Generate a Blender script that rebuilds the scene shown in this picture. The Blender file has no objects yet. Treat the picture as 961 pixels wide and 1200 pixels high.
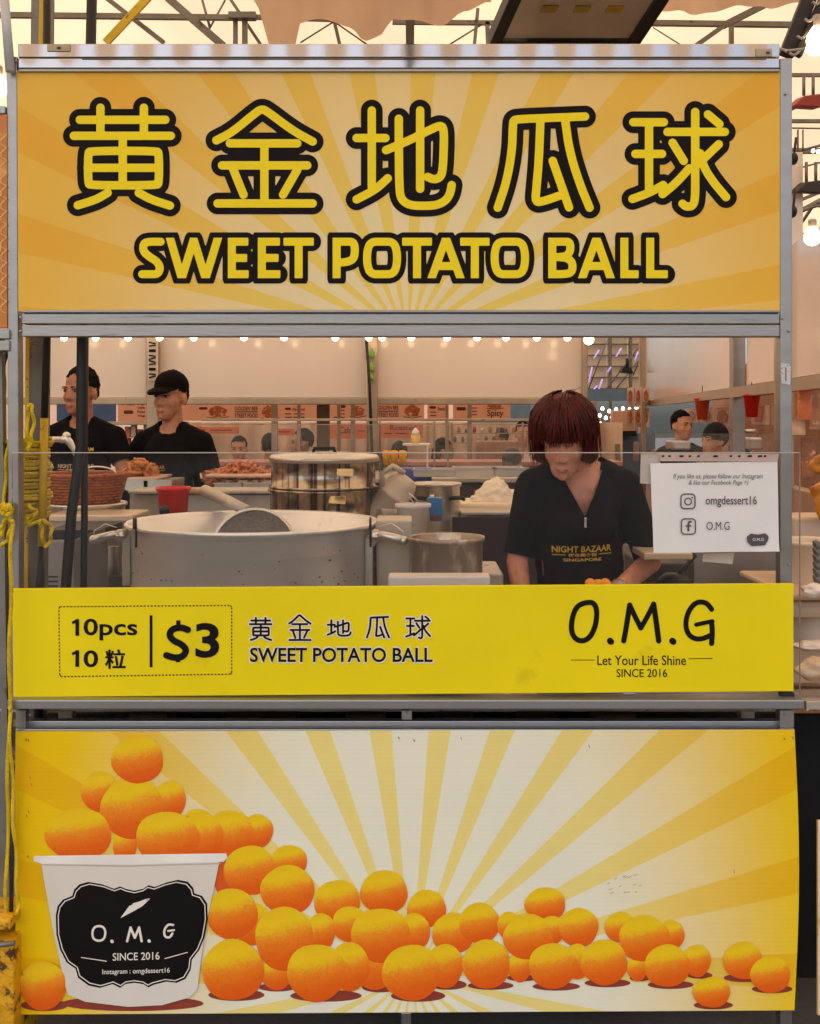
import bpy, bmesh, math, random
import numpy as np
from mathutils import Vector, Matrix, noise
from mathutils.bvhtree import BVHTree
random.seed(7)
R = math.radians
SC = bpy.context.scene
C = SC.collection

# ------------------------------------------------------------------ camera, sky, sun, exposure
F, D, H = 1300.0, 2.92, 1.65          # focal length in photo pixels, distance to the stall front, eye height
cam = bpy.data.cameras.new('camera'); camo = bpy.data.objects.new('camera', cam); C.objects.link(camo)
camo.location = (0, -D, H); camo.rotation_euler = (R(90), 0, 0)
cam.sensor_fit = 'HORIZONTAL'; cam.sensor_width = 36; cam.lens = 36 * F / 961
cam.shift_y = -(600 - 490) / 961.0; cam.clip_start = 0.05; cam.clip_end = 500
SC.camera = camo
W = bpy.data.worlds.new('World'); SC.world = W; W.use_nodes = True
nt = W.node_tree
sky = nt.nodes.new('ShaderNodeTexSky'); sky.sky_type = 'NISHITA'; sky.sun_disc = False
SUN_EL, SUN_AZ = R(58), R(200)        # azimuth clockwise from +Y: behind the camera, slightly left
sky.sun_elevation = SUN_EL; sky.sun_rotation = SUN_AZ; sky.dust_density = 4; sky.air_density = 1.0
nt.links.new(sky.outputs[0], nt.nodes['Background'].inputs[0])
nt.nodes['Background'].inputs[1].default_value = 0.12
sl = bpy.data.lights.new('sun', 'SUN'); sl.energy = 1.5; sl.angle = R(25); sl.color = (1, .93, .78)
so = bpy.data.objects.new('sun', sl); C.objects.link(so)
dv = Vector((math.sin(SUN_AZ) * math.cos(SUN_EL), math.cos(SUN_AZ) * math.cos(SUN_EL), math.sin(SUN_EL)))
so.rotation_euler = dv.to_track_quat('Z', 'Y').to_euler(); so.location = (0, -3, 12)
SC.view_settings.view_transform = 'Standard'; SC.view_settings.look = 'None'
SC.view_settings.gamma = 1; SC.view_settings.exposure = 1.12
SC.render.engine = 'CYCLES'
SC.cycles.max_bounces = 8; SC.cycles.transparent_max_bounces = 16
SC.cycles.use_denoising = True

# ------------------------------------------------------------------ helpers
def P(px, py, Y=0.0):
    k = (D + Y) / F
    return Vector(((px - 480.5) * k, Y, H + (490 - py) * k))
def px2m(n, Y=0.0): return n * (D + Y) / F
def lin(c):
    return tuple(((v / 255) / 12.92 if v / 255 <= .04045 else ((v / 255 + .055) / 1.055) ** 2.4) for v in c)

MATS = {}
def mat(name, rgb, rough=.6, metal=0.0, var=.12, scale=6.0, bump=0.0, bscale=60.0, emit=0, spec=.5, stretch=(1, 1, 1),
        rgb2=None, cut=None, trans=0.0):
    """procedural principled material; colour varied by object-space noise, optional second colour in patches"""
    if name in MATS: return MATS[name]
    m = bpy.data.materials.new(name); m.use_nodes = True; n = m.node_tree; N = n.nodes; L = n.links
    b = N['Principled BSDF']; rgb = lin(rgb) if max(rgb) > 1 else rgb
    b.inputs['Roughness'].default_value = rough; b.inputs['Metallic'].default_value = metal
    b.inputs['Specular IOR Level'].default_value = spec
    tc = N.new('ShaderNodeTexCoord'); mp = N.new('ShaderNodeMapping'); mp.inputs['Scale'].default_value = stretch
    L.new(tc.outputs['Object'], mp.inputs[0])
    nz = N.new('ShaderNodeTexNoise'); nz.inputs['Scale'].default_value = scale; nz.inputs['Detail'].default_value = 6
    L.new(mp.outputs[0], nz.inputs['Vector'])
    cr = N.new('ShaderNodeValToRGB'); cr.color_ramp.elements[0].position = .3; cr.color_ramp.elements[1].position = .7
    cr.color_ramp.elements[0].color = tuple(c * (1 - var) for c in rgb) + (1,)
    cr.color_ramp.elements[1].color = tuple(min(1, c * (1 + var)) for c in rgb) + (1,)
    L.new(nz.outputs[0], cr.inputs[0]); out = cr.outputs[0]
    if rgb2:
        rgb2 = lin(rgb2) if max(rgb2) > 1 else rgb2
        n2 = N.new('ShaderNodeTexNoise'); n2.inputs['Scale'].default_value = scale * 1.7; n2.inputs['Detail'].default_value = 9
        n2.inputs['Roughness'].default_value = .65
        L.new(mp.outputs[0], n2.inputs['Vector'])
        c2 = N.new('ShaderNodeValToRGB'); cc = cut or .55
        c2.color_ramp.elements[0].position = cc; c2.color_ramp.elements[1].position = min(1, cc + .08)
        L.new(n2.outputs[0], c2.inputs[0])
        mx = N.new('ShaderNodeMix'); mx.data_type = 'RGBA'
        L.new(c2.outputs[0], mx.inputs[0]); L.new(out, mx.inputs[6]); mx.inputs[7].default_value = rgb2 + (1,)
        out = mx.outputs[2]
    L.new(out, b.inputs['Base Color'])
    if bump:
        n3 = N.new('ShaderNodeTexNoise'); n3.inputs['Scale'].default_value = bscale; n3.inputs['Detail'].default_value = 5
        L.new(mp.outputs[0], n3.inputs['Vector'])
        bp = N.new('ShaderNodeBump'); bp.inputs['Strength'].default_value = bump; bp.inputs['Distance'].default_value = .01
        L.new(n3.outputs[0], bp.inputs['Height']); L.new(bp.outputs[0], b.inputs['Normal'])
    rr = N.new('ShaderNodeMapRange'); rr.inputs[3].default_value = max(.02, rough * .8); rr.inputs[4].default_value = min(1, rough * 1.25)
    L.new(nz.outputs[0], rr.inputs[0]); L.new(rr.outputs[0], b.inputs['Roughness'])
    if emit:
        L.new(out, b.inputs['Emission Color']); b.inputs['Emission Strength'].default_value = emit
    if trans:                               # translucent cloth: light comes through
        t = N.new('ShaderNodeBsdfTranslucent'); L.new(out, t.inputs[0])
        ms = N.new('ShaderNodeMixShader'); ms.inputs[0].default_value = trans
        L.new(b.outputs[0], ms.inputs[1]); L.new(t.outputs[0], ms.inputs[2])
        L.new(ms.outputs[0], N['Material Output'].inputs[0])
    MATS[name] = m
    return m
def clear(name, tint=(1, 1, 1), refl=.08, haze=.0, rough=.02):
    """thin clear plastic or glass: see-through with mirror reflections and a little milkiness"""
    if name in MATS: return MATS[name]
    m = bpy.data.materials.new(name); m.use_nodes = True; N = m.node_tree.nodes; L = m.node_tree.links
    N.remove(N['Principled BSDF'])
    t = N.new('ShaderNodeBsdfTransparent'); t.inputs[0].default_value = tint + (1,)
    g = N.new('ShaderNodeBsdfGlossy'); g.inputs['Roughness'].default_value = rough
    d = N.new('ShaderNodeBsdfDiffuse'); d.inputs[0].default_value = (.8, .78, .75, 1)
    nz = N.new('ShaderNodeTexNoise'); nz.inputs['Scale'].default_value = 9; nz.inputs['Detail'].default_value = 8
    mr = N.new('ShaderNodeMapRange'); mr.inputs[1].default_value = .3; mr.inputs[2].default_value = .8
    mr.inputs[3].default_value = haze * .4; mr.inputs[4].default_value = haze * 1.8
    L.new(nz.outputs[0], mr.inputs[0])
    m1 = N.new('ShaderNodeMixShader'); L.new(mr.outputs[0], m1.inputs[0]); L.new(t.outputs[0], m1.inputs[1]); L.new(d.outputs[0], m1.inputs[2])
    fr = N.new('ShaderNodeFresnel'); fr.inputs[0].default_value = 1.16 + refl
    m2 = N.new('ShaderNodeMixShader'); L.new(fr.outputs[0], m2.inputs[0]); L.new(m1.outputs[0], m2.inputs[1]); L.new(g.outputs[0], m2.inputs[2])
    L.new(m2.outputs[0], N['Material Output'].inputs[0]); MATS[name] = m
    return m
def glow(name, rgb, s):
    if name in MATS: return MATS[name]
    m = bpy.data.materials.new(name); m.use_nodes = True; N = m.node_tree.nodes
    b = N['Principled BSDF']; b.inputs['Base Color'].default_value = rgb + (1,)
    b.inputs['Emission Color'].default_value = rgb + (1,); b.inputs['Emission Strength'].default_value = s
    MATS[name] = m; return m

def tag(o, label=None, cat=None, group=None, kind=None):
    if label: o['label'] = label
    if cat: o['category'] = cat
    if group: o['group'] = group
    if kind: o['kind'] = kind
    return o
def thing(name, loc, label, cat, group=None):
    o = bpy.data.objects.new(name, None); C.objects.link(o); o.location = loc; o.empty_display_size = .1
    return tag(o, label, cat, group)
def worldloc(o):
    v = Vector((0, 0, 0))
    while o is not None: v += o.location; o = o.parent
    return v

class MB:
    def __init__(s): s.bm = bmesh.new(); s.uv = s.bm.loops.layers.uv.new('UVMap')
    def face(s, pts, uvs=None):
        vs = [s.bm.verts.new(p) for p in pts]
        try: f = s.bm.faces.new(vs)
        except ValueError: return None
        if uvs:
            for l, u in zip(f.loops, uvs): l[s.uv].uv = u
        return f
    def hexa(s, a, b, bev=0):
        """a, b: two quads (lists of 4 points) front and back"""
        vs = [s.bm.verts.new(p) for p in list(a) + list(b)]
        fs = [s.bm.faces.new([vs[i] for i in q]) for q in ((0, 1, 2, 3), (7, 6, 5, 4), (4, 5, 1, 0), (5, 6, 2, 1), (6, 7, 3, 2), (7, 4, 0, 3))]
        bmesh.ops.recalc_face_normals(s.bm, faces=fs)
        if bev:
            es = list({e for f in fs for e in f.edges})
            bmesh.ops.bevel(s.bm, geom=es, offset=bev, segments=2, affect='EDGES', profile=.5, clamp_overlap=True)
        return s
    def box(s, lo, hi, bev=0, rz=0, piv=None):
        x0, y0, z0 = lo; x1, y1, z1 = hi
        a = [Vector(p) for p in ((x0, y0, z0), (x1, y0, z0), (x1, y0, z1), (x0, y0, z1))]
        b = [Vector(p) for p in ((x0, y1, z0), (x1, y1, z0), (x1, y1, z1), (x0, y1, z1))]
        if rz:
            c = Vector(piv) if piv else Vector(((x0 + x1) / 2, (y0 + y1) / 2, 0)); M = Matrix.Rotation(rz, 3, 'Z')
            a = [M @ (p - c) + c for p in a]; b = [M @ (p - c) + c for p in b]
        return s.hexa(a, b, bev)
    def pbox(s, x0, x1, y0, y1, Y, dep, bev=0):
        p, q = P(x0, y1, Y), P(x1, y0, Y)
        return s.box((p.x, Y, p.z), (q.x, Y + dep, q.z), bev)
    def bar(s, a, b, w, h=None, bev=0):
        """square bar between two points"""
        a, b = Vector(a), Vector(b); h = h or w; d = (b - a).normalized()
        up = Vector((0, 1, 0)) if abs(d.y) < .9 else Vector((0, 0, 1))
        u = d.cross(up).normalized() * w / 2; v = d.cross(u).normalized() * h / 2
        return s.hexa([a - u - v, a + u - v, a + u + v, a - u + v], [b - u - v, b + u - v, b + u + v, b - u + v], bev)
    def tube(s, pts, r, seg=8, cap=True, closed=False):
        pts = [Vector(p) for p in pts]; n = len(pts); rs = r if isinstance(r, (list, tuple)) else [r] * n
        rings = []; ref = None
        for i, p in enumerate(pts):
            if closed: d = pts[(i + 1) % n] - pts[i - 1]
            else: d = (pts[min(i + 1, n - 1)] - pts[max(i - 1, 0)])
            if d.length < 1e-9: d = Vector((0, 0, 1))
            d.normalize()
            if ref is None: ref = d.orthogonal().normalized()
            ref = (ref - d * ref.dot(d))
            ref = ref.normalized() if ref.length > 1e-6 else d.orthogonal().normalized()
            w = d.cross(ref)
            rings.append([s.bm.verts.new(p + (ref * math.cos(t) + w * math.sin(t)) * rs[i]) for t in [2 * math.pi * k / seg for k in range(seg)]])
        m = n if closed else n - 1
        for i in range(m):
            A, B = rings[i], rings[(i + 1) % n]
            for k in range(seg):
                f = s.bm.faces.new((A[k], A[(k + 1) % seg], B[(k + 1) % seg], B[k])); f.smooth = True
        if cap and not closed: s.bm.faces.new(rings[0][::-1]); s.bm.faces.new(rings[-1])
        return s
    def lathe(s, c, prof, seg=40, smooth=True, M=None, wob=None):
        """prof: list of (r, z) going round the section; c = axis point"""
        c = Vector(c); rings = []
        for (r, z) in prof:
            ring = []
            for k in range(seg):
                t = 2 * math.pi * k / seg; q = Vector((r * math.cos(t), r * math.sin(t), z))
                if wob: q = wob(q, t)
                if M: q = M @ q
                ring.append(s.bm.verts.new(c + q))
            rings.append(ring)
        for A, B in zip(rings, rings[1:]):
            for k in range(seg):
                f = s.bm.faces.new((A[k], A[(k + 1) % seg], B[(k + 1) % seg], B[k])); f.smooth = smooth
        return s
    def ball(s, c, r, u=12, v=8, M=None):
        rr = r if isinstance(r, (tuple, list)) else (r, r, r)
        T = Matrix.Translation(c) @ (M.to_4x4() if M else Matrix()) @ Matrix.Diagonal((*rr, 1))
        g = bmesh.ops.create_uvsphere(s.bm, u_segments=u, v_segments=v, radius=1, matrix=T)
        for vv in g['verts']:
            for f in vv.link_faces: f.smooth = True
        return s
    def build(s, name, m, parent=None, loc=None, auto=False):
        me = bpy.data.meshes.new(name)
        base = worldloc(parent) if parent else Vector(loc or (0, 0, 0))
        bmesh.ops.translate(s.bm, verts=s.bm.verts, vec=-base)
        s.bm.to_mesh(me); s.bm.free()
        me.materials.append(m)
        o = bpy.data.objects.new(name, me); C.objects.link(o)
        if parent: o.parent = parent
        else: o.location = base
        return o
def copy_tree(o, parent=None):
    c = o.copy(); C.objects.link(c)
    if parent: c.parent = parent
    for ch in [x for x in C.objects if x.parent == o]: copy_tree(ch, c)
    return c

# ---- flat print: ribbons, polygons and text laid on a sheet, all given in photo pixels
EPS = [0.0]
def nexty(Y):
    EPS[0] += .00006
    return Y - EPS[0]
def chaikin(p, it=2, closed=False):
    for _ in range(it):
        q = [] if closed else [p[0]]; n = len(p)
        for i in range(n if closed else n - 1):
            a, b = p[i], p[(i + 1) % n]
            q += [(a[0] * .75 + b[0] * .25, a[1] * .75 + b[1] * .25), (a[0] * .25 + b[0] * .75, a[1] * .25 + b[1] * .75)]
        if not closed: q.append(p[-1])
        p = q
    return p
def ribbon(mb, pts, w, Y, cap='round', closed=False):
    """flat stroke of width w (pixels) on the plane Y"""
    Y = nexty(Y); n = len(pts); L, Rr = [], []
    for i, (x, y) in enumerate(pts):
        if closed: a, b = pts[i - 1], pts[(i + 1) % n]
        else: a, b = pts[max(0, i - 1)], pts[min(n - 1, i + 1)]
        def nn(u, v):
            dx, dy = v[0] - u[0], v[1] - u[1]; l = math.hypot(dx, dy) or 1; return -dy / l, dx / l
        n1 = nn(a, (x, y)) if (closed or i > 0) else nn((x, y), b)
        n2 = nn((x, y), b) if (closed or i < n - 1) else n1
        mx, my = n1[0] + n2[0], n1[1] + n2[1]; l = math.hypot(mx, my) or 1; mx /= l; my /= l
        dd = max(.5, mx * n1[0] + my * n1[1]); k = w / 2 / dd
        L.append((x + mx * k, y + my * k)); Rr.append((x - mx * k, y - my * k))
    def V(p): return P(p[0], p[1], Y)
    for i in range(n if closed else n - 1):
        j = (i + 1) % n
        mb.face([V(L[i]), V(Rr[i]), V(Rr[j]), V(L[j])])
    if not closed and cap != 'butt':
        for e, o in ((0, 1), (n - 1, n - 2)):
            x, y = pts[e]; a = math.atan2(y - pts[o][1], x - pts[o][0]); ring = []
            for t in range(-8, 9):
                u = t * math.pi / 16
                if cap == 'round': rx, ry = math.cos(u), math.sin(u)
                else:
                    rx = min(1, 1.9 * math.cos(u)) * .22; ry = max(-1, min(1, math.sin(u) * 1.12))
                ring.append((x + w / 2 * (rx * math.cos(a) - ry * math.sin(a)), y + w / 2 * (rx * math.sin(a) + ry * math.cos(a))))
            mb.face([V(q) for q in ring])
def sdf_sheet(mb, shapes, Y, res=.8):
    """one clean flat sheet that is the union of thick strokes; shapes: (points, closed, half width, kind, y clip or None)"""
    xs = [p[0] for q in shapes for p in q[0]]; ys = [p[1] for q in shapes for p in q[0]]; m = max(q[2] for q in shapes) + 2 * res
    x0, y0 = min(xs) - m, min(ys) - m; nx = int((max(xs) + m - x0) / res) + 2; ny = int((max(ys) + m - y0) / res) + 2
    D_ = np.full((ny, nx), 1e3)
    for pts, closed, hw, kind, clip in shapes:
        n = len(pts)
        for i in range(n if closed else n - 1):
            (ax, ay), (bx, by) = pts[i], pts[(i + 1) % n]; g = hw + 3
            i0, i1 = max(0, int((min(ax, bx) - g - x0) / res)), min(nx, int((max(ax, bx) + g - x0) / res) + 2); j0, j1 = max(0, int((min(ay, by) - g - y0) / res)), min(ny, int((max(ay, by) + g - y0) / res) + 2)
            GX, GY = np.meshgrid(x0 + np.arange(i0, i1) * res, y0 + np.arange(j0, j1) * res)
            dx, dy = bx - ax, by - ay; L_ = math.hypot(dx, dy) or 1e-6; ux, uy = dx / L_, dy / L_
            u = (GX - ax) * ux + (GY - ay) * uy; v = -(GX - ax) * uy + (GY - ay) * ux
            if kind == 'box':
                e = hw * .5; qx = np.abs(u - L_ / 2) - L_ / 2 - e + 1.2; qy = np.abs(v) - hw + 1.2
                d = np.sqrt(np.maximum(qx, 0) ** 2 + np.maximum(qy, 0) ** 2) + np.minimum(np.maximum(qx, qy), 0) - 1.2
            else:
                uc = np.clip(u, 0, L_); d = np.sqrt((u - uc) ** 2 + v ** 2) - hw
            if clip: d = np.maximum(d, np.maximum(clip[0] - GY, GY - clip[1]))
            D_[j0:j1, i0:i1] = np.minimum(D_[j0:j1, i0:i1], d)
    Y = nexty(Y); cache = {}; bm = mb.bm
    def vert(key, x, y):
        if key not in cache: cache[key] = bm.verts.new(P(x, y, Y))
        return cache[key]
    act = np.argwhere(np.minimum(np.minimum(D_[:-1, :-1], D_[1:, :-1]), np.minimum(D_[:-1, 1:], D_[1:, 1:])) < 0)
    for j, i in act:
        j = int(j); i = int(i); cs = ((j, i), (j, i + 1), (j + 1, i + 1), (j + 1, i)); out = []
        for k in range(4):
            a, b = cs[k], cs[(k + 1) % 4]; da, db = D_[a], D_[b]
            if da < 0: out.append(vert(a, x0 + a[1] * res, y0 + a[0] * res))
            if (da < 0) != (db < 0):
                t = da / (da - db); key = (min(a, b), max(a, b)); out.append(vert(key, x0 + (a[1] + (b[1] - a[1]) * t) * res, y0 + (a[0] + (b[0] - a[0]) * t) * res))
        if len(out) >= 3:
            try: bm.faces.new(out[::-1])
            except ValueError: pass
def poly(mb, pts, Y, uv=False):
    Y = nexty(Y)
    return mb.face([P(x, y, Y) for x, y in pts], [(x / 1000, y / 1000) for x, y in pts] if uv else None)
def rrect(x0, x1, y0, y1, r, k=5):
    out = []
    for cx, cy, a in ((x1 - r, y0 + r, -90), (x1 - r, y1 - r, 0), (x0 + r, y1 - r, 90), (x0 + r, y0 + r, 180)):
        for i in range(k + 1): t = R(a + 90 * i / k); out.append((cx + r * math.cos(t), cy + r * math.sin(t)))
    return out
def text_pts(body, off=0.0, shear=0.0, sx=1):
    cu = bpy.data.curves.new('t', 'FONT'); cu.body = body; cu.offset = off; cu.shear = shear; cu.resolution_u = 4
    o = bpy.data.objects.new('t', cu); C.objects.link(o)
    dg = bpy.context.evaluated_depsgraph_get(); me = bpy.data.meshes.new_from_object(o.evaluated_get(dg))
    vs = [(v.co.x, v.co.y) for v in me.vertices]; fs = [list(p.vertices) for p in me.polygons]
    bpy.data.objects.remove(o); bpy.data.curves.remove(cu); bpy.data.meshes.remove(me)
    return vs, fs
def text(mb, body, x0, x1, y0, y1, Y, off=0.0, shear=0.0, tilt=0.0, grow=0):
    """flat lettering filling the pixel box"""
    vs, fs = text_pts(body, off, shear)
    if not vs: return
    Y = nexty(Y); a, b = min(v[0] for v in vs), max(v[0] for v in vs); c, d = min(v[1] for v in vs), max(v[1] for v in vs)
    x0 -= grow; x1 += grow; y0 -= grow; y1 += grow
    bv = []
    for x, y in vs:
        u, w = (x - a) / (b - a), (y - c) / (d - c)
        bv.append(mb.bm.verts.new(P(x0 + u * (x1 - x0), y1 - w * (y1 - y0) + u * tilt, Y)))
    for f in fs:
        try: mb.bm.faces.new([bv[i] for i in f])
        except ValueError: pass

# ------------------------------------------------------------------ materials
alu = mat('brushed_aluminium', (160, 157, 154), .32, .85, .10, 3, bump=.05, bscale=40, stretch=(.4, 1, 6), rgb2=(118, 116, 112), cut=.62)
polished = mat('polished_aluminium', (182, 176, 172), .05, .95, .05, 3, bump=.012, bscale=5)
steel = mat('stainless_steel', (214, 206, 194), .28, .8, .12, 4, bump=.08, bscale=14)
steel_dull = mat('dull_steel', (186, 176, 162), .45, .55, .18, 7, rgb2=(110, 95, 78), cut=.6)
potmetal = mat('stained_pot_aluminium', (186, 182, 178), .42, .75, .10, 3, bump=.1, bscale=9)
galv = mat('galvanised_tube', (128, 124, 116), .5, .6, .2, 8, rgb2=(88, 74, 60), cut=.6)
dark = mat('black_rubber', (20, 19, 22), .55, 0, .2, 20)
shade_black = mat('black_shade_sheet', (9, 8, 8), .8, 0, .2, 8)  # near-black colour standing in for deep shade below the counters
yellowp = mat('yellow_painted_metal', (225, 185, 10), .5, 0, .1, 9, rgb2=(70, 45, 25), cut=.56, bump=.4, bscale=50)
rope = mat('yellow_nylon_rope', (238, 205, 20), .5, 0, .15, 40, bump=.8, bscale=260)
white = mat('white_plastic', (226, 216, 204), .4, 0, .05, 5)
fascia = mat('glossy_white_panel', (232, 216, 204), .13, 0, .03, 1.5, bump=.02, bscale=3)
fabric = mat('tent_fabric', (244, 214, 176), .8, 0, .05, 1.2, bump=.3, bscale=3, trans=.62)
drape = mat('drape_fabric', (226, 196, 170), .9, 0, .06, 3, trans=.65)
blacktee = mat('black_cotton', (15, 14, 17), .95, 0, .2, 12, bump=.5, bscale=11, spec=.12)
paper = mat('white_paper', (232, 230, 228), .6, 0, .02, 6, bump=.15, bscale=12)
skinm = mat('tan_skin', (176, 116, 82), .5, 0, .1, 30, bump=.1, bscale=180)
skinf = mat('light_skin', (206, 150, 120), .5, 0, .1, 25, bump=.1, bscale=160)
hairb = mat('black_hair', (15, 11, 10), .8, 0, .4, 60, bump=.9, bscale=120, stretch=(1, 1, .2), spec=.15)
lip = mat('lip_skin', (164, 92, 76), .5, 0, .1, 30)
ink = mat('dark_brown_ink', (20, 12, 16), .6, 0, .05, 8, spec=.15)
inkblack = mat('black_ink', (18, 15, 15), .6, 0, .05, 8, spec=.15)
yink = mat('yellow_ink', (250, 226, 30), .45, 0, .03, 4, spec=.2)
wink = mat('white_ink', (236, 228, 214), .5, 0, .03, 4)
redp = mat('red_plastic', (214, 30, 18), .35, 0, .08, 8)
bulbm = glow('lit_bulb', (1, .76, .46), 5)
acryl = clear('clear_acrylic', (.97, .965, .96), .08, .006)
film = clear('clear_film', (.96, .96, .96), .1, .06, .15)

def print_rays(name, bmp, ox, oy, c_in, c_out, ray_in, ray_out, sx, sy, period, phase, duty, r0, r1):
    """printed sunburst on a sheet: flat artwork in the sheet's own coordinates"""
    m = bpy.data.materials.new(name); m.use_nodes = True; N = m.node_tree.nodes; L = m.node_tree.links
    b = N['Principled BSDF']; b.inputs['Roughness'].default_value = .42; b.inputs['Specular IOR Level'].default_value = .2
    uv = N.new('ShaderNodeUVMap'); sp = N.new('ShaderNodeSeparateXYZ'); L.new(uv.outputs[0], sp.inputs[0])
    def math_(op, a, bb=None, cc=None):
        n = N.new('ShaderNodeMath'); n.operation = op
        for i, v in enumerate((a, bb, cc)):
            if v is None: continue
            if isinstance(v, (int, float)): n.inputs[i].default_value = v
            else: L.new(v, n.inputs[i])
        return n.outputs[0]
    dx = math_('SUBTRACT', sp.outputs[0], ox / 1000); dy = math_('SUBTRACT', oy / 1000, sp.outputs[1])
    ang = math_('ARCTAN2', dx, dy)
    fr = math_('FRACT', math_('ADD', math_('DIVIDE', ang, R(period)), 20 + phase))
    tri = math_('ABSOLUTE', math_('SUBTRACT', fr, .5))
    ray = math_('DIVIDE', math_('SUBTRACT', duty / 2, tri), .012); ray = math_('MAXIMUM', math_('MINIMUM', ray, 1), 0)
    rad = math_('SQRT', math_('ADD', math_('POWER', math_('MULTIPLY', math_('SUBTRACT', sp.outputs[0], .5), sx), 2), math_('POWER', math_('MULTIPLY', dy, sy), 2)))
    mr = N.new('ShaderNodeMapRange'); mr.inputs[1].default_value = r0; mr.inputs[2].default_value = r1; L.new(rad, mr.inputs[0])
    mr.interpolation_type = 'SMOOTHSTEP'
    def mix(f, a, bb):
        n = N.new('ShaderNodeMix'); n.data_type = 'RGBA'
        for i, v in ((0, f), (6, a), (7, bb)):
            if isinstance(v, tuple): n.inputs[i].default_value = lin(v) + (1,)
            else: L.new(v, n.inputs[i])
        return n.outputs[2]
    base = mix(mr.outputs[0], c_in, c_out); rr = mix(mr.outputs[0], ray_in, ray_out)
    col = mix(ray, base, rr)
    nz = N.new('ShaderNodeTexNoise'); nz.inputs['Scale'].default_value = 7; nz.inputs['Detail'].default_value = 7; L.new(uv.outputs[0], nz.inputs[0])
    hs = N.new('ShaderNodeHueSaturation'); L.new(col, hs.inputs['Color'])
    v = N.new('ShaderNodeMapRange'); v.inputs[3].default_value = .93; v.inputs[4].default_value = 1.07; L.new(nz.outputs[0], v.inputs[0]); L.new(v.outputs[0], hs.inputs['Value'])
    L.new(hs.outputs[0], b.inputs['Base Color'])
    # faint corrugation of the board and shallow dents
    wv = N.new('ShaderNodeTexWave'); wv.bands_direction = 'Y'; wv.inputs['Scale'].default_value = 60; wv.inputs['Distortion'].default_value = .6; L.new(uv.outputs[0], wv.inputs[0])
    n2 = N.new('ShaderNodeTexNoise'); n2.inputs['Scale'].default_value = 5; L.new(uv.outputs[0], n2.inputs[0])
    ad = math_('ADD', math_('MULTIPLY', wv.outputs[1], .05), n2.outputs[0])
    bp = N.new('ShaderNodeBump'); bp.inputs['Strength'].default_value = bmp; bp.inputs['Distance'].default_value = .02
    L.new(ad, bp.inputs['Height']); L.new(bp.outputs[0], b.inputs['Normal'])
    return m
sign_print = print_rays('sunburst_sign_print', .03, 478, 398, (240, 222, 172), (240, 192, 72), (240, 211, 102), (238, 180, 56), 1.0, .9, 13, .25, .42, .10, .50)
banner_print = print_rays('sunburst_banner_print', .10, 482, 1142, (238, 236, 212), (244, 202, 6), (240, 222, 134), (238, 186, 6), 1.0, .55, 13.8, .02, .38, .17, .46)

def ball_print():
    m = bpy.data.materials.new('printed_sweet_potato_ball'); m.use_nodes = True; N = m.node_tree.nodes; L = m.node_tree.links
    b = N['Principled BSDF']; b.inputs['Roughness'].default_value = .42; b.inputs['Specular IOR Level'].default_value = .2
    uv = N.new('ShaderNodeUVMap'); sp = N.new('ShaderNodeSeparateXYZ'); L.new(uv.outputs[0], sp.inputs[0])
    oi = N.new('ShaderNodeObjectInfo'); va = N.new('ShaderNodeVectorMath'); va.operation = 'ADD'
    mu = N.new('ShaderNodeVectorMath'); mu.operation = 'SCALE'; mu.inputs[3].default_value = 1
    L.new(uv.outputs[0], va.inputs[0]); cmb = N.new('ShaderNodeCombineXYZ')
    k = N.new('ShaderNodeMath'); k.operation = 'MULTIPLY'; k.inputs[1].default_value = 40; L.new(oi.outputs['Random'], k.inputs[0]); L.new(k.outputs[0], cmb.inputs[2]); L.new(cmb.outputs[0], va.inputs[1])
    n1 = N.new('ShaderNodeTexNoise'); n1.inputs['Scale'].default_value = 3.4; n1.inputs['Detail'].default_value = 8; n1.inputs['Roughness'].default_value = .7; L.new(va.outputs[0], n1.inputs[0])
    n2 = N.new('ShaderNodeTexNoise'); n2.inputs['Scale'].default_value = 15; n2.inputs['Detail'].default_value = 4; L.new(va.outputs[0], n2.inputs[0])
    def M(op, a, bb):
        n = N.new('ShaderNodeMath'); n.operation = op
        for i, v in enumerate((a, bb)):
            if isinstance(v, (int, float)): n.inputs[i].default_value = v
            else: L.new(v, n.inputs[i])
        return n.outputs[0]
    # curved boundary of the yellow cap of the printed ball
    f = M('SUBTRACT', sp.outputs[1], M('MULTIPLY', M('MULTIPLY', sp.outputs[0], sp.outputs[0]), .10))
    f = M('ADD', f, M('MULTIPLY', sp.outputs[0], -.22))
    f = M('ADD', f, M('MULTIPLY', M('SUBTRACT', n1.outputs[0], .5), .55))
    f = M('ADD', f, M('MULTIPLY', M('SUBTRACT', n2.outputs[0], .5), .48))
    f = M('ADD', M('MULTIPLY', f, .5), .5)
    cr = N.new('ShaderNodeValToRGB'); e = cr.color_ramp.elements
    e[0].position = .0; e[0].color = lin((230, 94, 22)) + (1,)
    e[1].position = 1; e[1].color = lin((238, 196, 30)) + (1,)
    for p, c in ((.22, (234, 104, 22)), (.42, (240, 128, 30)), (.55, (242, 154, 38)), (.64, (243, 190, 34)), (.76, (244, 206, 30))):
        x = e.new(p); x.color = lin(c) + (1,)
    L.new(f, cr.inputs[0]); L.new(cr.outputs[0], b.inputs['Base Color'])
    return m
ballm = ball_print()

# ------------------------------------------------------------------ setting
g = MB(); g.box((-60, -40, -.3), (60, 90, 0)); g = g.build('ground', mat('grey_tarmac', (92, 88, 84), .85, 0, .25, 2, bump=.4, bscale=70)); tag(g, kind='structure')
g = MB(); g.box((-6, .5, .004), (6, 14, .15)); g = g.build('raised_floor', mat('plywood_deck', (110, 92, 74), .8, 0, .2, 2, stretch=(1, 6, 1))); tag(g, kind='structure')

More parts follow.
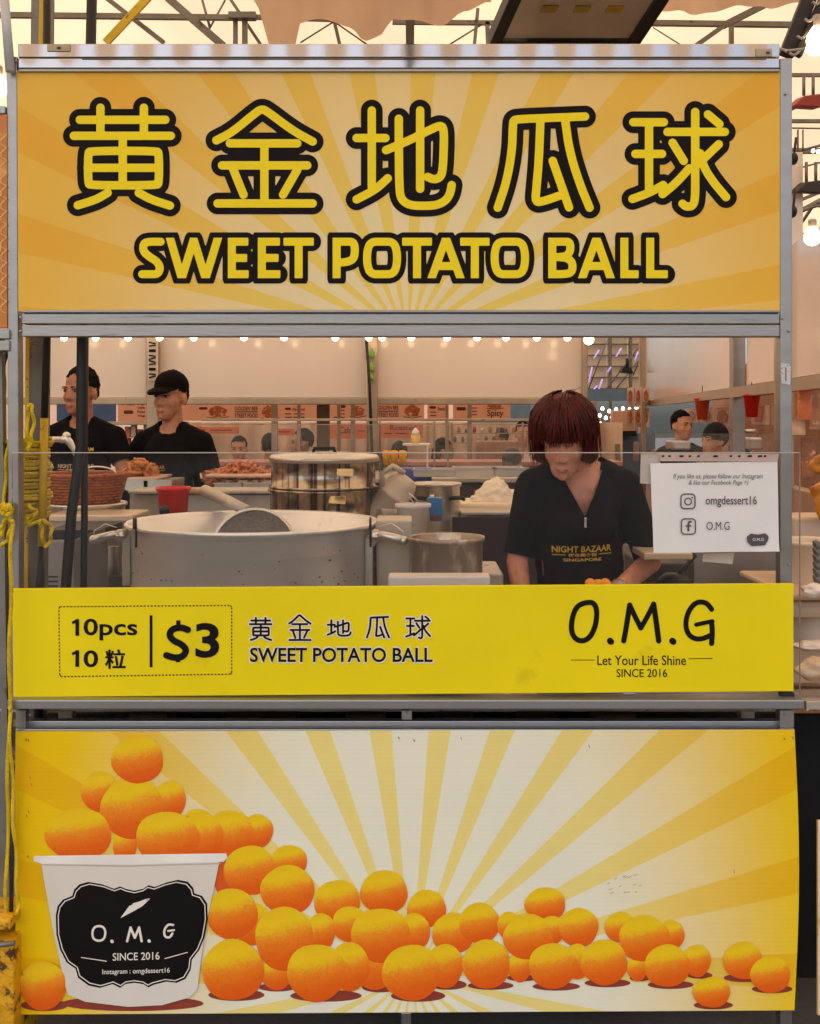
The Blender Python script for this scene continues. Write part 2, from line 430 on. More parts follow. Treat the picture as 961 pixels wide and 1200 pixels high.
# ------------------------------------------------------------------ front stall frame
frame = thing('stall_frame', (0, 0, 0), 'aluminium stall frame carrying the yellow sign, counter edge and lower banner', 'stall')
def fbar(name, x0, x1, y0, y1, Y=0.0, dep=.04, bev=.0025, m=alu, par=frame):
    b = MB(); b.pbox(x0, x1, y0, y1, Y, dep, bev); return b.build(name, m, par)
b = MB(); a0, a1 = P(13.5, 66), P(18.5, 1222); w = px2m(12.5)
b.hexa([a1 + Vector((-w/2, 0, 0)), a1 + Vector((w/2, 0, 0)), a0 + Vector((w/2, 0, 0)), a0 + Vector((-w/2, 0, 0))],
       [a1 + Vector((-w/2, .04, 0)), a1 + Vector((w/2, .04, 0)), a0 + Vector((w/2, .04, 0)), a0 + Vector((-w/2, .04, 0))], .0025); b.build('post', alu, frame)
fbar('post', 914.5, 928.5, 68, 1222)
fbar('top_beam', 21, 914, 51, 67.3, .002, .05, .0025, polished); fbar('top_beam', 21, 914, 68.2, 80, -.004, .04, .0025, polished); fbar('sign_trim', 21, 914, 80.5, 84, -.008, .02)
fbar('middle_beam', 25.5, 914, 367, 379.6, 0, .04); fbar('middle_beam', 25.5, 914, 380.8, 394.5, -.003, .04); fbar('sign_trim', 25.5, 914, 363, 366.5, -.008, .02)
b = MB(); b.pbox(96, 898, 68.9, 69.8, -.0055, .002); b.build('sliding_track', mat('dark_groove', (40, 36, 34), .6), frame)
for x0, x1, y0, y1 in ((55, 82, 51.5, 60), (886, 905, 57, 66)):   # name plates of the extrusion maker, too small to read
    b = MB(); b.pbox(x0, x1, y0, y1, -.0015, .003, .0008); pl = b.build('name_plate', mat('worn_label', (176, 160, 132), .5, .3, .1, 20), frame)
    b = MB(); b.pbox(x0 + 12, x0 + 16, (y0 + y1) / 2 - 1, (y0 + y1) / 2 + 1.5, -.003, .001); b.build('mark', dark, pl)
# counter
b = MB(); b.pbox(8, 943, 820.5, 831.5, -.08, .70, .003); b.build('counter_top', mat('counter_steel', (150, 150, 152), .35, .8, .1, 3, stretch=(.3, 1, 1)), frame)
fbar('counter_rail', 30, 914, 845, 853.5, -.02, .03)
fbar('counter_rail', 18, 932, 854.6, 857.5, -.062, .05)
fbar('short_post', 470.5, 483, 832.4, 844, -.02, .03); fbar('short_post', 470, 482, 1187, 1222, .0, .03)
fbar('short_post', 16, 30, 832.4, 853, -.045, .03); fbar('short_post', 914, 931, 832.4, 853, -.045, .03)
b = MB(); b.pbox(34, 912, 836, 1222, .42, .02); b = b.build('shade_sheet', shade_black); tag(b, 'added black sheet standing in for the shade below the counter', 'shade sheet')  # black sheet added to give the gap under the counter its shade
for i, xx in enumerate((150, 262, 300, 405, 510, 610, 700)):
    b = MB(); b.pbox(xx, xx + 46, 838 + 3 * (i % 3), 905, .25, .14, .006)
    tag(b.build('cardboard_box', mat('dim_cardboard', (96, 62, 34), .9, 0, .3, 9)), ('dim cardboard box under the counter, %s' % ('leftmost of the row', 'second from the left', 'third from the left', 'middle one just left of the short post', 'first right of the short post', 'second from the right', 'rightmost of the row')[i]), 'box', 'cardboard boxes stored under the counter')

# ------------------------------------------------------------------ big sign
sign = thing('shop_sign', P(470, 224, .01), 'big yellow sunburst sign reading SWEET POTATO BALL under Chinese characters', 'sign')
b = MB(); b.face([P(*q, -.0005) for q in ((21.5, 365), (914, 365), (914, 82), (20, 82))], [(x / 1000, y / 1000) for x, y in ((21.5, 365), (914, 365), (914, 82), (20, 82))])
b.build('printed_face', sign_print, sign)
b = MB(); b.pbox(22, 913.5, 82, 364, .001, .008); b.build('backing_board', white, sign)
CH = {
 'huang': (60, 100, 2.826, [[(95, 114), (378, 114)], [(163, 74), (163, 165)], [(307, 74), (307, 165)], [(75, 167), (396, 167)], [(237, 167), (237, 328)],
   'C', [(130, 217), (349, 217), (357, 225), (357, 323), (349, 331), (130, 331), (122, 323), (122, 225)], [(121, 273), (357, 273)], [(187, 356), (150, 378), (88, 397)], [(290, 356), (330, 378), (393, 398)]]),
 'jin': (60, 100, 2.826, [[(547, 182), (600, 155), (680, 88), (699, 78), (718, 88), (800, 150), (866, 186)], [(592, 192), (815, 192)], [(706, 192), (706, 385)], [(566, 265), (848, 265)],
   [(603, 278), (637, 362)], [(815, 280), (768, 362)], [(551, 391), (866, 391)]]),
 'di': (380, 100, 4.004, [[(152, 247), (287, 247)], [(223, 118), (223, 475)], [(152, 535), (240, 490), (298, 436)],
   [(290, 304), (400, 258), (520, 196), (552, 188), (562, 215), (561, 300), (556, 400), (545, 432), (515, 443), (486, 430)],
   [(350, 157), (350, 300), (352, 480), (360, 535), (400, 563), (470, 566), (530, 562), (572, 540), (592, 505), (598, 468)], [(450, 118), (450, 485)]]),
 'gua': (560, 100, 2.826, [[(355, 103), (250, 107), (130, 112), (118, 116), (116, 135), (113, 220), (95, 320), (66, 405)], [(207, 122), (202, 250), (194, 340), (190, 388), (220, 383), (268, 366)],
   [(248, 250), (302, 404)], [(290, 120), (303, 215), (335, 320), (370, 405)]]),
 'qiu': (560, 100, 2.826, [[(515, 122), (616, 122)], [(567, 122), (567, 345)], [(522, 227), (610, 227)], [(512, 376), (570, 355), (614, 330)], [(628, 154), (818, 154)],
   [(720, 88), (720, 300), (720, 375), (712, 400), (690, 402), (678, 392)], [(645, 190), (682, 250)], [(700, 275), (655, 325), (612, 360)], [(798, 195), (746, 245)],
   [(736, 225), (748, 270), (778, 318), (822, 370)], [(762, 96), (800, 128)]]),
}
def char_strokes(key):
    ox, oy, s, st = CH[key]; out = []; closed = False
    for q in st:
        if q == 'C': closed = True; continue
        p = [(ox + x / s, oy + y / s) for x, y in q]
        if len(p) > 2: p = chaikin(p, 2, closed)
        out.append((p, closed)); closed = False
    return out
LET = {  # strokes in a unit box, x right, y down
 'S': [[(.93, .10), (.72, .05), (.42, .03), (.14, .13), (.10, .33), (.42, .48), (.75, .58), (.92, .74), (.80, .93), (.45, .99), (.06, .90)]],
 'W': [[(.06, .0), (.28, 1)], [(.28, 1), (.5, .05)], [(.5, .05), (.72, 1)], [(.72, 1), (.95, .0)]],
 'E': [[(.12, 0), (.12, 1)], [(.12, .05), (.95, .05)], [(.12, .5), (.88, .5)], [(.12, .96), (.97, .96)]],
 'T': [[(.0, .05), (1, .05)], [(.5, .05), (.5, 1)]],
 'P': [[(.12, 0), (.12, 1)], [(.12, .04), (.52, .04), (.86, .08), (.93, .3), (.86, .54), (.5, .61), (.12, .61)]],
 'O': ['C', [(.5, .02), (.82, .08), (.93, .32), (.93, .68), (.82, .92), (.5, .98), (.18, .92), (.07, .68), (.07, .32), (.18, .08)]],
 'A': [[(.06, 1), (.5, .02)], [(.5, .02), (.94, 1)], [(.22, .7), (.78, .7)]],
 'B': [[(.12, .0), (.12, 1)], [(.12, .04), (.55, .04), (.82, .1), (.84, .32), (.7, .45), (.4, .48), (.12, .48)], [(.4, .48), (.72, .5), (.93, .62), (.9, .86), (.6, .96), (.12, .96)]],
 'L': [[(.13, 0), (.13, 1)], [(.13, .96), (.98, .96)]],
}
wordpos = [('S', 162, 193), ('W', 195, 259), ('E', 266, 293), ('E', 301, 330), ('T', 332, 368),
           ('P', 388.5, 421), ('O', 425.5, 470), ('T', 471, 506.5), ('A', 501.5, 544), ('T', 539, 574), ('O', 575, 620),
           ('B', 641, 676), ('A', 678, 720), ('L', 726, 750), ('L', 756, 784)]
for pi, key in enumerate(CH):
    b = MB(); EPS[0] = .0003
    sdf_sheet(b, [(p, c, 12.75, 'round', None) for p, c in char_strokes(key)], -.001)
    o = b.build('character_outline', ink, sign)
    b = MB(); EPS[0] = .0006
    sdf_sheet(b, [(p, c, 4.9, 'round', None) for p, c in char_strokes(key)], -.001)
    b.build('character', yink, sign)
def word(mb, w, extra, Y):
    sh = []
    for ch, x0, x1 in wordpos:
        y0, y1 = 278.5, 326; closed = False
        for q in LET[ch]:
            if q == 'C': closed = True; continue
            p = []; curve = len(q) > 2 or closed
            for x, y in q:
                X = x0 + w / 2 + (x - .07) / .86 * (x1 - x0 - w); X = min(max(X, x0 + w / 2 * (1 if curve else .55)), x1 - w / 2 * (1 if curve else .55))
                Yv = y0 + y * (y1 - y0)
                if curve or abs(q[0][1] - q[1][1]) < .01: Yv = min(max(Yv, y0 + w / 2), y1 - w / 2)
                p.append((X, Yv))
            if len(p) > 2: p = chaikin(p, 2, closed)
            sh.append((p, closed, (w + extra) / 2, 'round' if curve or extra else 'box', (y0 - extra / 2, y1 + extra / 2))); closed = False
    sdf_sheet(mb, sh, Y)
b = MB(); EPS[0] = .0003; word(b, 9.4, 12.5, -.001); b.build('lettering_outline', ink, sign)
b = MB(); EPS[0] = .0006; word(b, 9.4, 0, -.001); b.build('lettering', yink, sign)

# ------------------------------------------------------------------ price panel
panel = thing('price_panel', P(472, 817, -.045), 'yellow price board with 10pcs for $3 standing on the counter edge', 'sign')
ymat = mat('yellow_vinyl', (240, 219, 14), .40, 0, .05, 3, bump=.14, bscale=4, rgb2=(228, 206, 18), cut=.62, spec=.2)
def sheet_box(name, pts, Y, dep, m, par, bev=.001):
    b = MB(); b.hexa([P(*q, Y) for q in pts], [P(*q, Y) + Vector((0, dep, 0)) for q in pts], bev); return b.build(name, m, par)
sheet_box('board', ((15.5, 817), (930, 810), (930, 684), (14, 690)), -.045, .012, ymat, panel)
YP = -.0456
EPS[0] = 0; b = MB()
def dashed(mb, pts, w, dash, gap, Y):
    seg = []; 
    for (xa, ya), (xb, yb) in zip(pts, pts[1:]):
        l = math.hypot(xb - xa, yb - ya); t = 0
        while t < l:
            u, v = t / l, min(1, (t + dash) / l)
            EPS[0] = .0002; ribbon(mb, [(xa + (xb - xa) * u, ya + (yb - ya) * u), (xa + (xb - xa) * v, ya + (yb - ya) * v)], w, Y, 'butt'); t += dash + gap
rr_ = [(70, 711), (270, 709.5), (271.5, 712), (271.5, 788), (270, 790), (72, 793), (70, 791), (69, 713)]
dashed(b, rr_ + [rr_[0]], 1.4, 2.2, 1.9, YP)
EPS[0] = .0002
text(b, '0pcs', 98, 161, 725, 750.5, YP, .018); text(b, '0', 98, 115, 762, 782, YP, .018); text(b, '粒', 123, 146.4, 761, 783.5, YP, .007); text(b, '粒', 123.8, 147.2, 761, 783.5, YP, .007); text(b, '粒', 123.4, 146.8, 761.5, 784, YP, .007)
for yo in (725.5, 762): ribbon(b, [(90.5, yo), (90.5, yo + 19.5)], 4.4, YP, 'butt'); ribbon(b, [(84.5, yo + 4.6), (90.5, yo + 1.6)], 3.2, YP, 'butt')
ribbon(b, [(177, 721), (177, 782)], 3.2, YP, 'butt')
text(b, '3', 229, 257, 730, 771, YP, .026)
sdol = chaikin([(220, 738), (212, 735), (202, 737), (198, 744), (203, 751), (213, 755), (219, 762), (214, 770), (204, 771), (195, 768)], 2)
sdf_sheet(b, [(sdol, False, 3.9, 'round', None)], YP, .5); ribbon(b, [(209, 727), (209, 736)], 5, YP, 'butt'); ribbon(b, [(208.5, 770), (208.5, 776)], 5, YP, 'butt')
b.build('price_lettering', ink, panel)
# five small characters and the English line, black with a white edge
def small_chars(mb, w, Y):
    tgt = {'huang': (293, 318, 724, 750), 'jin': (339, 364, 721, 750), 'di': (384, 411, 727, 745), 'gua': (430, 456, 723, 747), 'qiu': (476, 504, 722, 748)}
    for k, (x0, x1, y0, y1) in tgt.items():
        st = char_strokes(k); xs = [q[0] for p, _ in st for q in p]; ys = [q[1] for p, _ in st for q in p]
        a, bb, c, d = min(xs), max(xs), min(ys), max(ys)
        sdf_sheet(mb, [([(x0 + (x - a) / (bb - a) * (x1 - x0), y0 + (y - c) / (d - c) * (y1 - y0)) for x, y in p], cl, w / 2, 'round', None) for p, cl in st], Y, .45)
b = MB(); EPS[0] = .0002; small_chars(b, 5.0, YP)
text(b, 'SWEET POTATO BALL', 293, 507, 759, 776, YP, .05, grow=1.6); b.build('lettering_edge', wink, panel)
b = MB(); EPS[0] = .0009; small_chars(b, 2.4, YP); text(b, 'SWEET POTATO BALL', 293, 507, 759, 776, YP, .018); b.build('lettering', inkblack, panel)
# hand-drawn O.M.G
b = MB(); EPS[0] = .0002
brand = []
def cap_poly(pts, w, closed=False): brand.append((chaikin(pts, 3, closed), closed, w / 2, 'round', None))
cap_poly([(687, 706), (696, 706), (700, 716), (698, 734), (691, 748), (681, 752), (672, 747), (669, 735), (672, 718), (678, 709)], 6.2, True)
cap_poly([(715, 751), (716, 752)], 7.5)
cap_poly([(731, 751), (734, 735), (738, 709)], 6.2); cap_poly([(738, 709), (745, 724), (751, 736)], 6); cap_poly([(751, 736), (759, 722), (766, 708)], 6); cap_poly([(766, 708), (769, 728), (772, 751)], 6.4)
cap_poly([(788, 751), (789, 752)], 7.5)
cap_poly([(834, 714), (828, 706), (816, 705), (806, 717), (803, 734), (808, 746), (820, 750), (834, 744)], 6)
cap_poly([(816, 732), (835, 728)], 5); cap_poly([(834, 729), (835, 740), (834, 754)], 6.2)
sdf_sheet(b, brand, YP, .6)
text(b, 'Let Your Life Shine', 700, 804, 768, 779.5, YP, .006); text(b, 'SINCE 2016', 722.5, 782, 784, 793.5, YP, .004)
ribbon(b, [(669, 773.5), (697, 773.5)], .8, YP, 'butt'); ribbon(b, [(807, 772), (835, 771.6)], .8, YP, 'butt')
b.build('brand_lettering', inkblack, panel)

# ------------------------------------------------------------------ lower banner
banner = thing('lower_banner', P(476, 1187, -.066), 'large yellow banner picturing a paper cup and piles of orange sweet potato balls', 'banner')
YB = -.066
outl = [(18, 857), (931, 855), (934, 940), (936, 1040), (936, 1110), (933, 1184), (700, 1186), (460, 1187), (200, 1188), (19, 1189), (18, 1050)]
ring = [P(x, y, YB) for x, y in outl]
b = MB()
def bulge(x): return -.012 * math.sin(max(0, min(1, (x - 18) / 915)) * math.pi * 3) - .004
def bpt(u, v, off=0):
    x0, x1 = 18, 931 + 5.5 * math.sin(v * math.pi) ; x = x0 + u * (x1 - x0); y = 857 - 2 * u + v * (332 - 3 * u)
    return x, y
nu, nv = 24, 8
g_ = [[b.bm.verts.new(P(*bpt(i / nu, j / nv), YB)) for i in range(nu + 1)] for j in range(nv + 1)]
for j in range(nv):
    for i in range(nu):
        f = b.bm.faces.new((g_[j + 1][i], g_[j + 1][i + 1], g_[j][i + 1], g_[j][i])); f.smooth = True
        for l, (ii, jj) in zip(f.loops, ((i, j + 1), (i + 1, j + 1), (i + 1, j), (i, j))):
            x, y = bpt(ii / nu, jj / nv); l[b.uv].uv = (x / 1000, y / 1000)
b.build('printed_sheet', banner_print, banner)
b = MB(); b.pbox(19, 931, 858, 1184, YB + .001, .004); b.build('backing_board', white, banner)
EPS[0] = .0004
shadow_ink = mat('maroon_print', (146, 60, 44), .45, 0, .1, 8); oshade = mat('orange_print', (216, 88, 20), .45, 0, .1, 8)
def pbaln(cx, cy, rx, ry, par=banner):
    Y = nexty(YB); b = MB(); n = 28; rings = [[b.bm.verts.new(P(cx, cy, Y))]]
    for k in (.35, .7, 1):
        rings.append([])
        for t in range(n):
            a = 2 * math.pi * t / n; wob = 1 + .018 * math.sin(a * 3 + cx) + .012 * math.sin(a * 5 + cy)
            v = b.bm.verts.new(P(cx + rx * k * wob * math.cos(a), cy - ry * k * wob * math.sin(a), Y)); rings[-1].append(v)
    def uvof(k, t): a = 2 * math.pi * t / n; return (k * math.cos(a), k * math.sin(a))
    ks = (.35, .7, 1)
    for t in range(n):
        f = b.bm.faces.new((rings[0][0], rings[1][t], rings[1][(t + 1) % n]))
        for l, u in zip(f.loops, ((0, 0), uvof(.35, t), uvof(.35, t + 1))): l[b.uv].uv = u
        for r in (1, 2):
            f = b.bm.faces.new((rings[r][t], rings[r + 1][t], rings[r + 1][(t + 1) % n], rings[r][(t + 1) % n]))
            for l, u in zip(f.loops, (uvof(ks[r - 1], t), uvof(ks[r], t), uvof(ks[r], t + 1), uvof(ks[r - 1], t + 1))): l[b.uv].uv = u
    o = b.build('printed_ball', ballm, par); return o
def ell(mb, cx, cy, rx, ry): poly(mb, [(cx + rx * math.cos(t * math.pi / 12), cy - ry * math.sin(t * math.pi / 12)) for t in range(24)], YB)
b = MB()
for cx, cy, rx, ry in ((52, 1178, 28, 7), (155, 1176, 84, 9), (277, 1166, 33, 7), (382, 1167, 42, 7), (490, 1167, 32, 7), (525, 1154, 22, 6), (575, 1155, 27, 5), (652, 1156, 28, 5), (712, 1152, 27, 5),
                       (786, 1154, 27, 5), (820, 1143, 15, 4), (836, 1178, 23, 5), (872, 1146, 24, 5), (905, 1159, 24, 5), (325, 1157, 22, 5), (446, 1157, 22, 6), (612, 1146, 18, 4), (750, 1146, 12, 4)):
    ell(b, cx, cy, rx, ry)
b.build('printed_shade', shadow_ink, banner)
b = MB(); ell(b, 263, 1020, 14, 32); b.build('printed_patch', oshade, banner)
BALLS = [(117, 928, 22, 24), (199, 937, 19, 22), (146, 990, 14, 22), (155, 947, 37, 37), (161, 890, 30.5, 28.5), (92, 978, 39, 31), (232, 957, 15, 9), (302, 974, 18, 20), (268, 978, 30, 28), (236, 980, 26, 28), (196, 982, 37.5, 31)]
for q in BALLS[:6]: pbaln(*q)
for q in BALLS[6:]: pbaln(*q)
B2 = [(339, 1010, 21, 20), (293, 1020, 31, 29), (395, 1058, 27, 27), (337, 1043, 32, 29), (297, 1083, 23, 25), (272, 1071, 30, 30), (376, 1092, 17, 22), (324, 1140, 18, 21), (333, 1100, 34, 38),
      (410, 1083, 21, 21), (450, 1046, 28, 26), (500, 1065, 23, 22), (486, 1092, 18, 22), (440, 1130, 26, 30), (446, 1096, 35, 32), (531, 1094, 25, 24), (562, 1082, 24, 24), (596, 1085, 13, 17),
      (639, 1060, 24, 20), (647, 1090, 15, 17), (609, 1133, 14, 18), (619, 1098, 29.5, 27), (678, 1087, 23.5, 23), (676, 1127, 16, 21), (727, 1087, 18, 18), (787, 1096, 15, 18), (747, 1134, 12, 16), (755, 1100, 30, 27),
      (410, 1133, 23, 29), (371, 1140, 35, 34), (273, 1137, 36.5, 36), (521, 1132, 22, 26), (482, 1140, 34.5, 33), (570, 1130, 28, 29), (648, 1132, 28.5, 27), (708, 1128, 27.5, 27), (817, 1126, 16, 19),
      (782, 1132, 27, 25), (834, 1163, 22, 18), (871, 1126, 23, 22), (903, 1142, 23.5, 22), (50, 1155, 27, 29)]
for q in B2[:-1]: pbaln(*q)
# printed cup
EPS[0] += .0003; b = MB(); poly(b, [(48, 1010), (52, 1035), (62, 1090), (76, 1155), (80, 1166), (100, 1174), (150, 1180), (190, 1178), (222, 1169), (231, 1160), (240, 1090), (252, 1035), (257, 1010)], YB)
cupm = mat('printed_cup_white', (226, 220, 206), .42, 0, .03, 5)
b.build('printed_cup', cupm, banner)
b = MB(); poly(b, [(40, 1003), (265, 1000), (267, 1005), (262, 1010), (150, 1013), (48, 1012), (39, 1009)], YB)
b.build('printed_cup_rim', mat('printed_rim_white', (240, 236, 226), .42), banner)
b = MB(); ribbon(b, [(48, 1013.5), (150, 1015), (259, 1012)], 1.6, YB, 'butt'); b.build('printed_rim_line', mat('printed_rim_grey', (188, 178, 160), .42), banner)
pbaln(*B2[-1])
lab = [(218, 775), (225, 740), (245, 715), (282, 700), (290, 675), (310, 655), (345, 645), (400, 655), (445, 672), (470, 663), (490, 672), (525, 680), (560, 672), (580, 658), (605, 665), (650, 648), (695, 637), (735, 645), (755, 668), (760, 690), (790, 700), (810, 730),
       (812, 790), (800, 860), (780, 910), (750, 950), (745, 990), (725, 1025), (690, 1040), (650, 1035), (600, 1048), (580, 1058), (560, 1045), (525, 1040), (490, 1045), (470, 1060), (440, 1045), (390, 1060), (345, 1050), (305, 1020), (295, 985), (260, 960), (235, 910), (220, 850)]
lab = [(x / 3.335, 840 + y / 3.335) for x, y in lab]
cxl, cyl = 154.5, 1095
b = MB(); poly(b, lab, YB); b.build('printed_label', inkblack, banner)
b = MB(); ribbon(b, [(cxl + (x - cxl) * .968, cyl + (y - cyl) * .955) for x, y in lab], 1.1, YB, 'round', True)
lps = []
def lp(pts, w, cl=False): lps.append((chaikin(pts, 2, cl), cl, w / 2, 'round', None))
lp([(115, 1085), (121, 1086), (124, 1092), (122, 1101), (115, 1103), (109, 1100), (108, 1093), (110, 1087)], 2.6, True); lp([(131, 1103), (131.5, 1103.5)], 3.6)
lp([(149, 1103), (151, 1095), (153, 1087)], 2.8); lp([(153, 1087), (158, 1099)], 2.8); lp([(158, 1099), (163, 1087)], 2.8); lp([(163, 1087), (166, 1103)], 2.8); lp([(174.5, 1102.5), (175, 1103)], 3.6)
lp([(203, 1084), (197, 1083), (192, 1090), (193, 1098), (199, 1099), (202, 1094)], 2.6); lp([(197, 1091), (204, 1090)], 2.2)
sdf_sheet(b, lps, YB, .45)
text(b, 'SINCE 2016', 132, 187, 1117, 1126, YB, .006, tilt=-1.5); text(b, 'Instagram : omgdessert16', 120, 199, 1136, 1143.5, YB, .008, tilt=-2)
ribbon(b, [(95, 1122), (125, 1126.5)], 1, YB, 'butt'); ribbon(b, [(193, 1123.5), (220, 1116)], 1, YB, 'butt')
# little winged cone
poly(b, [(141, 1076), (152, 1061), (160, 1066)], YB)
for k in range(4): ribbon(b, chaikin([(150 + k * 2.2, 1062.5 - k * 1.9 + 3), (158 + k * 2.5, 1065.5 - k * 2.8), (166 + k * 2.6, 1061 - k * 2.4), (168 + k * 1.8, 1059 - k * 1.6)], 2), 2.6, YB, 'round')
b.build('printed_label_lettering', wink, banner)
# scuffs and grommet holes of the sheet
b = MB(); rnd = random.Random(3)
for i in range(14): x, y = 700 + rnd.random() * 50, 1048 - rnd.random() * 22; ribbon(b, [(x, y), (x + 2 + rnd.random() * 3, y - 1 - rnd.random())], .5, YB, 'round')
for x, y in ((467, 864), (485, 867), (919, 865), (929, 864), (32, 1003), (30, 866), (33, 867)): ribbon(b, [(x, y), (x + .8, y + 1.8)], 1.4, YB, 'round')
for x, y in ((35, 910), (36, 918), (33, 950), (31, 955), (26, 1140), (540, 864), (690, 873), (860, 1020)): ribbon(b, [(x, y), (x + 1, y + 3)], .8, YB, 'round')
b.build('scuff_marks', mat('scuff', (150, 124, 80), .7), banner)

# ------------------------------------------------------------------ acrylic sneeze guard and notices
guard = thing('sneeze_guard', P(476, 812, -.03), 'clear acrylic sheet standing upright behind the yellow price board', 'sneeze guard')
b = MB(); b.pbox(14, 937, 531, 813, -.030, .004); b.build('sheet', acryl, guard)
em = mat('acrylic_edge', (196, 186, 178), .3, 0, .05, 5)
b = MB(); b.pbox(14, 937, 530, 531, -.030, .004); b.build('top_edge', em, guard)
b = MB(); b.pbox(937.1, 938.1, 530, 813, -.030, .004); b.build('side_edge', mat('acrylic_side_edge', (150, 122, 108), .3), guard)
fbar('bracket', 915, 931, 812, 819, -.04, .02, .001, dark, guard)
notice = thing('paper_notice', P(838, 648, -.036), 'white paper notice with two social media icons taped inside the guard', 'notice')
YN = -.0345
def paper_sheet(name, pts, Y, par, m=paper, amp=.004, nx=10, ny=8):
    (ax, ay), (bx, by), (cx, cy), (dx, dy) = pts      # tl tr br bl
    b = MB(); G = []
    for j in range(ny + 1):
        row = []
        for i in range(nx + 1):
            u, v = i / nx, j / ny
            x = (ax * (1 - u) + bx * u) * (1 - v) + (dx * (1 - u) + cx * u) * v; y = (ay * (1 - u) + by * u) * (1 - v) + (dy * (1 - u) + cy * u) * v
            row.append(b.bm.verts.new(P(x, y, Y) + Vector((0, amp * (noise.noise(Vector((x * .03, y * .03, 1)))) - (amp * 1.2 if (v == 1 and u > .7) else 0), 0))))
        G.append(row)
    for j in range(ny):
        for i in range(nx): f = b.bm.faces.new((G[j + 1][i], G[j + 1][i + 1], G[j][i + 1], G[j][i])); f.smooth = True
    return b.build(name, m, par)
paper_sheet('paper', ((762, 543), (911, 541), (913, 646), (766, 648)), YN, notice, amp=.003)
paper_sheet('top_strip', ((774, 531), (913, 532), (911, 541), (774, 540.5)), YN - .001, notice, mat('mauve_strip', (196, 170, 160), .6), .001, 6, 1)
b = MB(); EPS[0] = .003
for x in (776.5, 784, 797, 808, 818, 837, 856, 866, 877, 889, 896): ribbon(b, [(x, 534.6), (x + (3.5 if int(x) % 2 else 1.2), 534.4)], 2.1, YN, 'round')
b.build('punch_marks', ink, notice)
b = MB(); EPS[0] = .004
gi = mat('grey_ink', (84, 76, 84), .6)
text(b, 'If you like us, please follow our Instagram', 789, 894, 555, 562.5, YN, .0, .25); text(b, '& like our Facebook Page =)', 807, 877, 562.6, 569.5, YN, .0, .25)
text(b, 'omgdessert16', 827, 887, 581, 594.5, YN, .008); text(b, 'O.M.G', 828, 855, 611.5, 621, YN, 0)
ribbon(b, rrect(798, 814.5, 579, 596, 4), 1.5, YN, closed=True); ribbon(b, [(806.4 + 4 * math.cos(t * .52), 587.7 + 4 * math.sin(t * .52)) for t in range(12)], 1.4, YN, closed=True); ribbon(b, [(811, 583), (811.5, 583.2)], 1.6, YN)
ribbon(b, rrect(798.5, 815, 608, 626, 4), 1.5, YN, closed=True)
ribbon(b, chaikin([(810.5, 611.5), (807.5, 611.3), (806.8, 614), (806.8, 622.5)], 2), 2.3, YN, 'butt'); ribbon(b, [(803.5, 616.5), (810.2, 616.3)], 1.8, YN, 'butt')
sl_ = [(888 + (x - cxl) * .143, 632.5 + (y - cyl) * .118) for x, y in lab]; poly(b, sl_, YN)
b.build('notice_lettering', gi, notice)
b = MB(); EPS[0] = .009
text(b, 'O.M.G', 882, 895, 630.5, 634, YN, .01); b.build('stamp_lettering', wink, notice)
o = paper_sheet('blank_paper', ((751, 530.5), (774, 531), (774, 568), (750, 566.5)), -.024, None, mat('cream_paper', (226, 212, 196), .6), .001, 3, 3); tag(o, 'blank cream slip of paper peeking out left of the white notice', 'paper')
o = paper_sheet('folded_paper', ((824, 649), (861, 648), (858, 661), (823, 658)), .02, None, mat('cream_paper', (226, 212, 196), .6), .002, 3, 2); tag(o, 'small folded cream paper hanging just under the white notice', 'paper')

# ------------------------------------------------------------------ tent: roof, trusses, walls
def roofz(y): return 4.35 + .03 * abs(y - 5)
roof = thing('tent_roof', (0, 5, 4.3), 'peach translucent marquee roof stretched over steel trusses above the stalls', 'tent roof')
for x0 in range(-15, 15, 5):                      # one sheet of fabric per bay, sagging between the trusses
    b = MB(); nx, ny = 10, 30; G = []
    for j in range(ny + 1):
        y = -4.6 + j * (29 if x0 >= 5 else 18.6) / ny
        G.append([b.bm.verts.new((x0 + 5 * i / nx, y, 4.35 + .9 * (1 - abs(i / nx - .5) * 2) + .05 * math.sin(y * 3 + i) * math.sin(i / nx * math.pi))) for i in range(nx + 1)])
    for j in range(ny):
        for i in range(nx): b.bm.faces.new((G[j][i], G[j][i + 1], G[j + 1][i + 1], G[j + 1][i])).smooth = True
    b.build('fabric_panel', fabric, roof)
truss = thing('roof_truss', P(480, 20, 4), 'grey steel tube trusses seen just above the top beam of the stall', 'truss')
def pbar(px0, py0, px1, py1, Y0, Y1, wpx, par=truss, name='tube', m=galv):
    b = MB(); a, c = P(px0, py0, Y0), P(px1, py1, Y1); r = px2m(wpx, (Y0 + Y1) / 2) / 2
    b.bar(a, c, 2 * r) if wpx > 3 else b.tube([a, c], r, 8); return b.build(name, m, par)
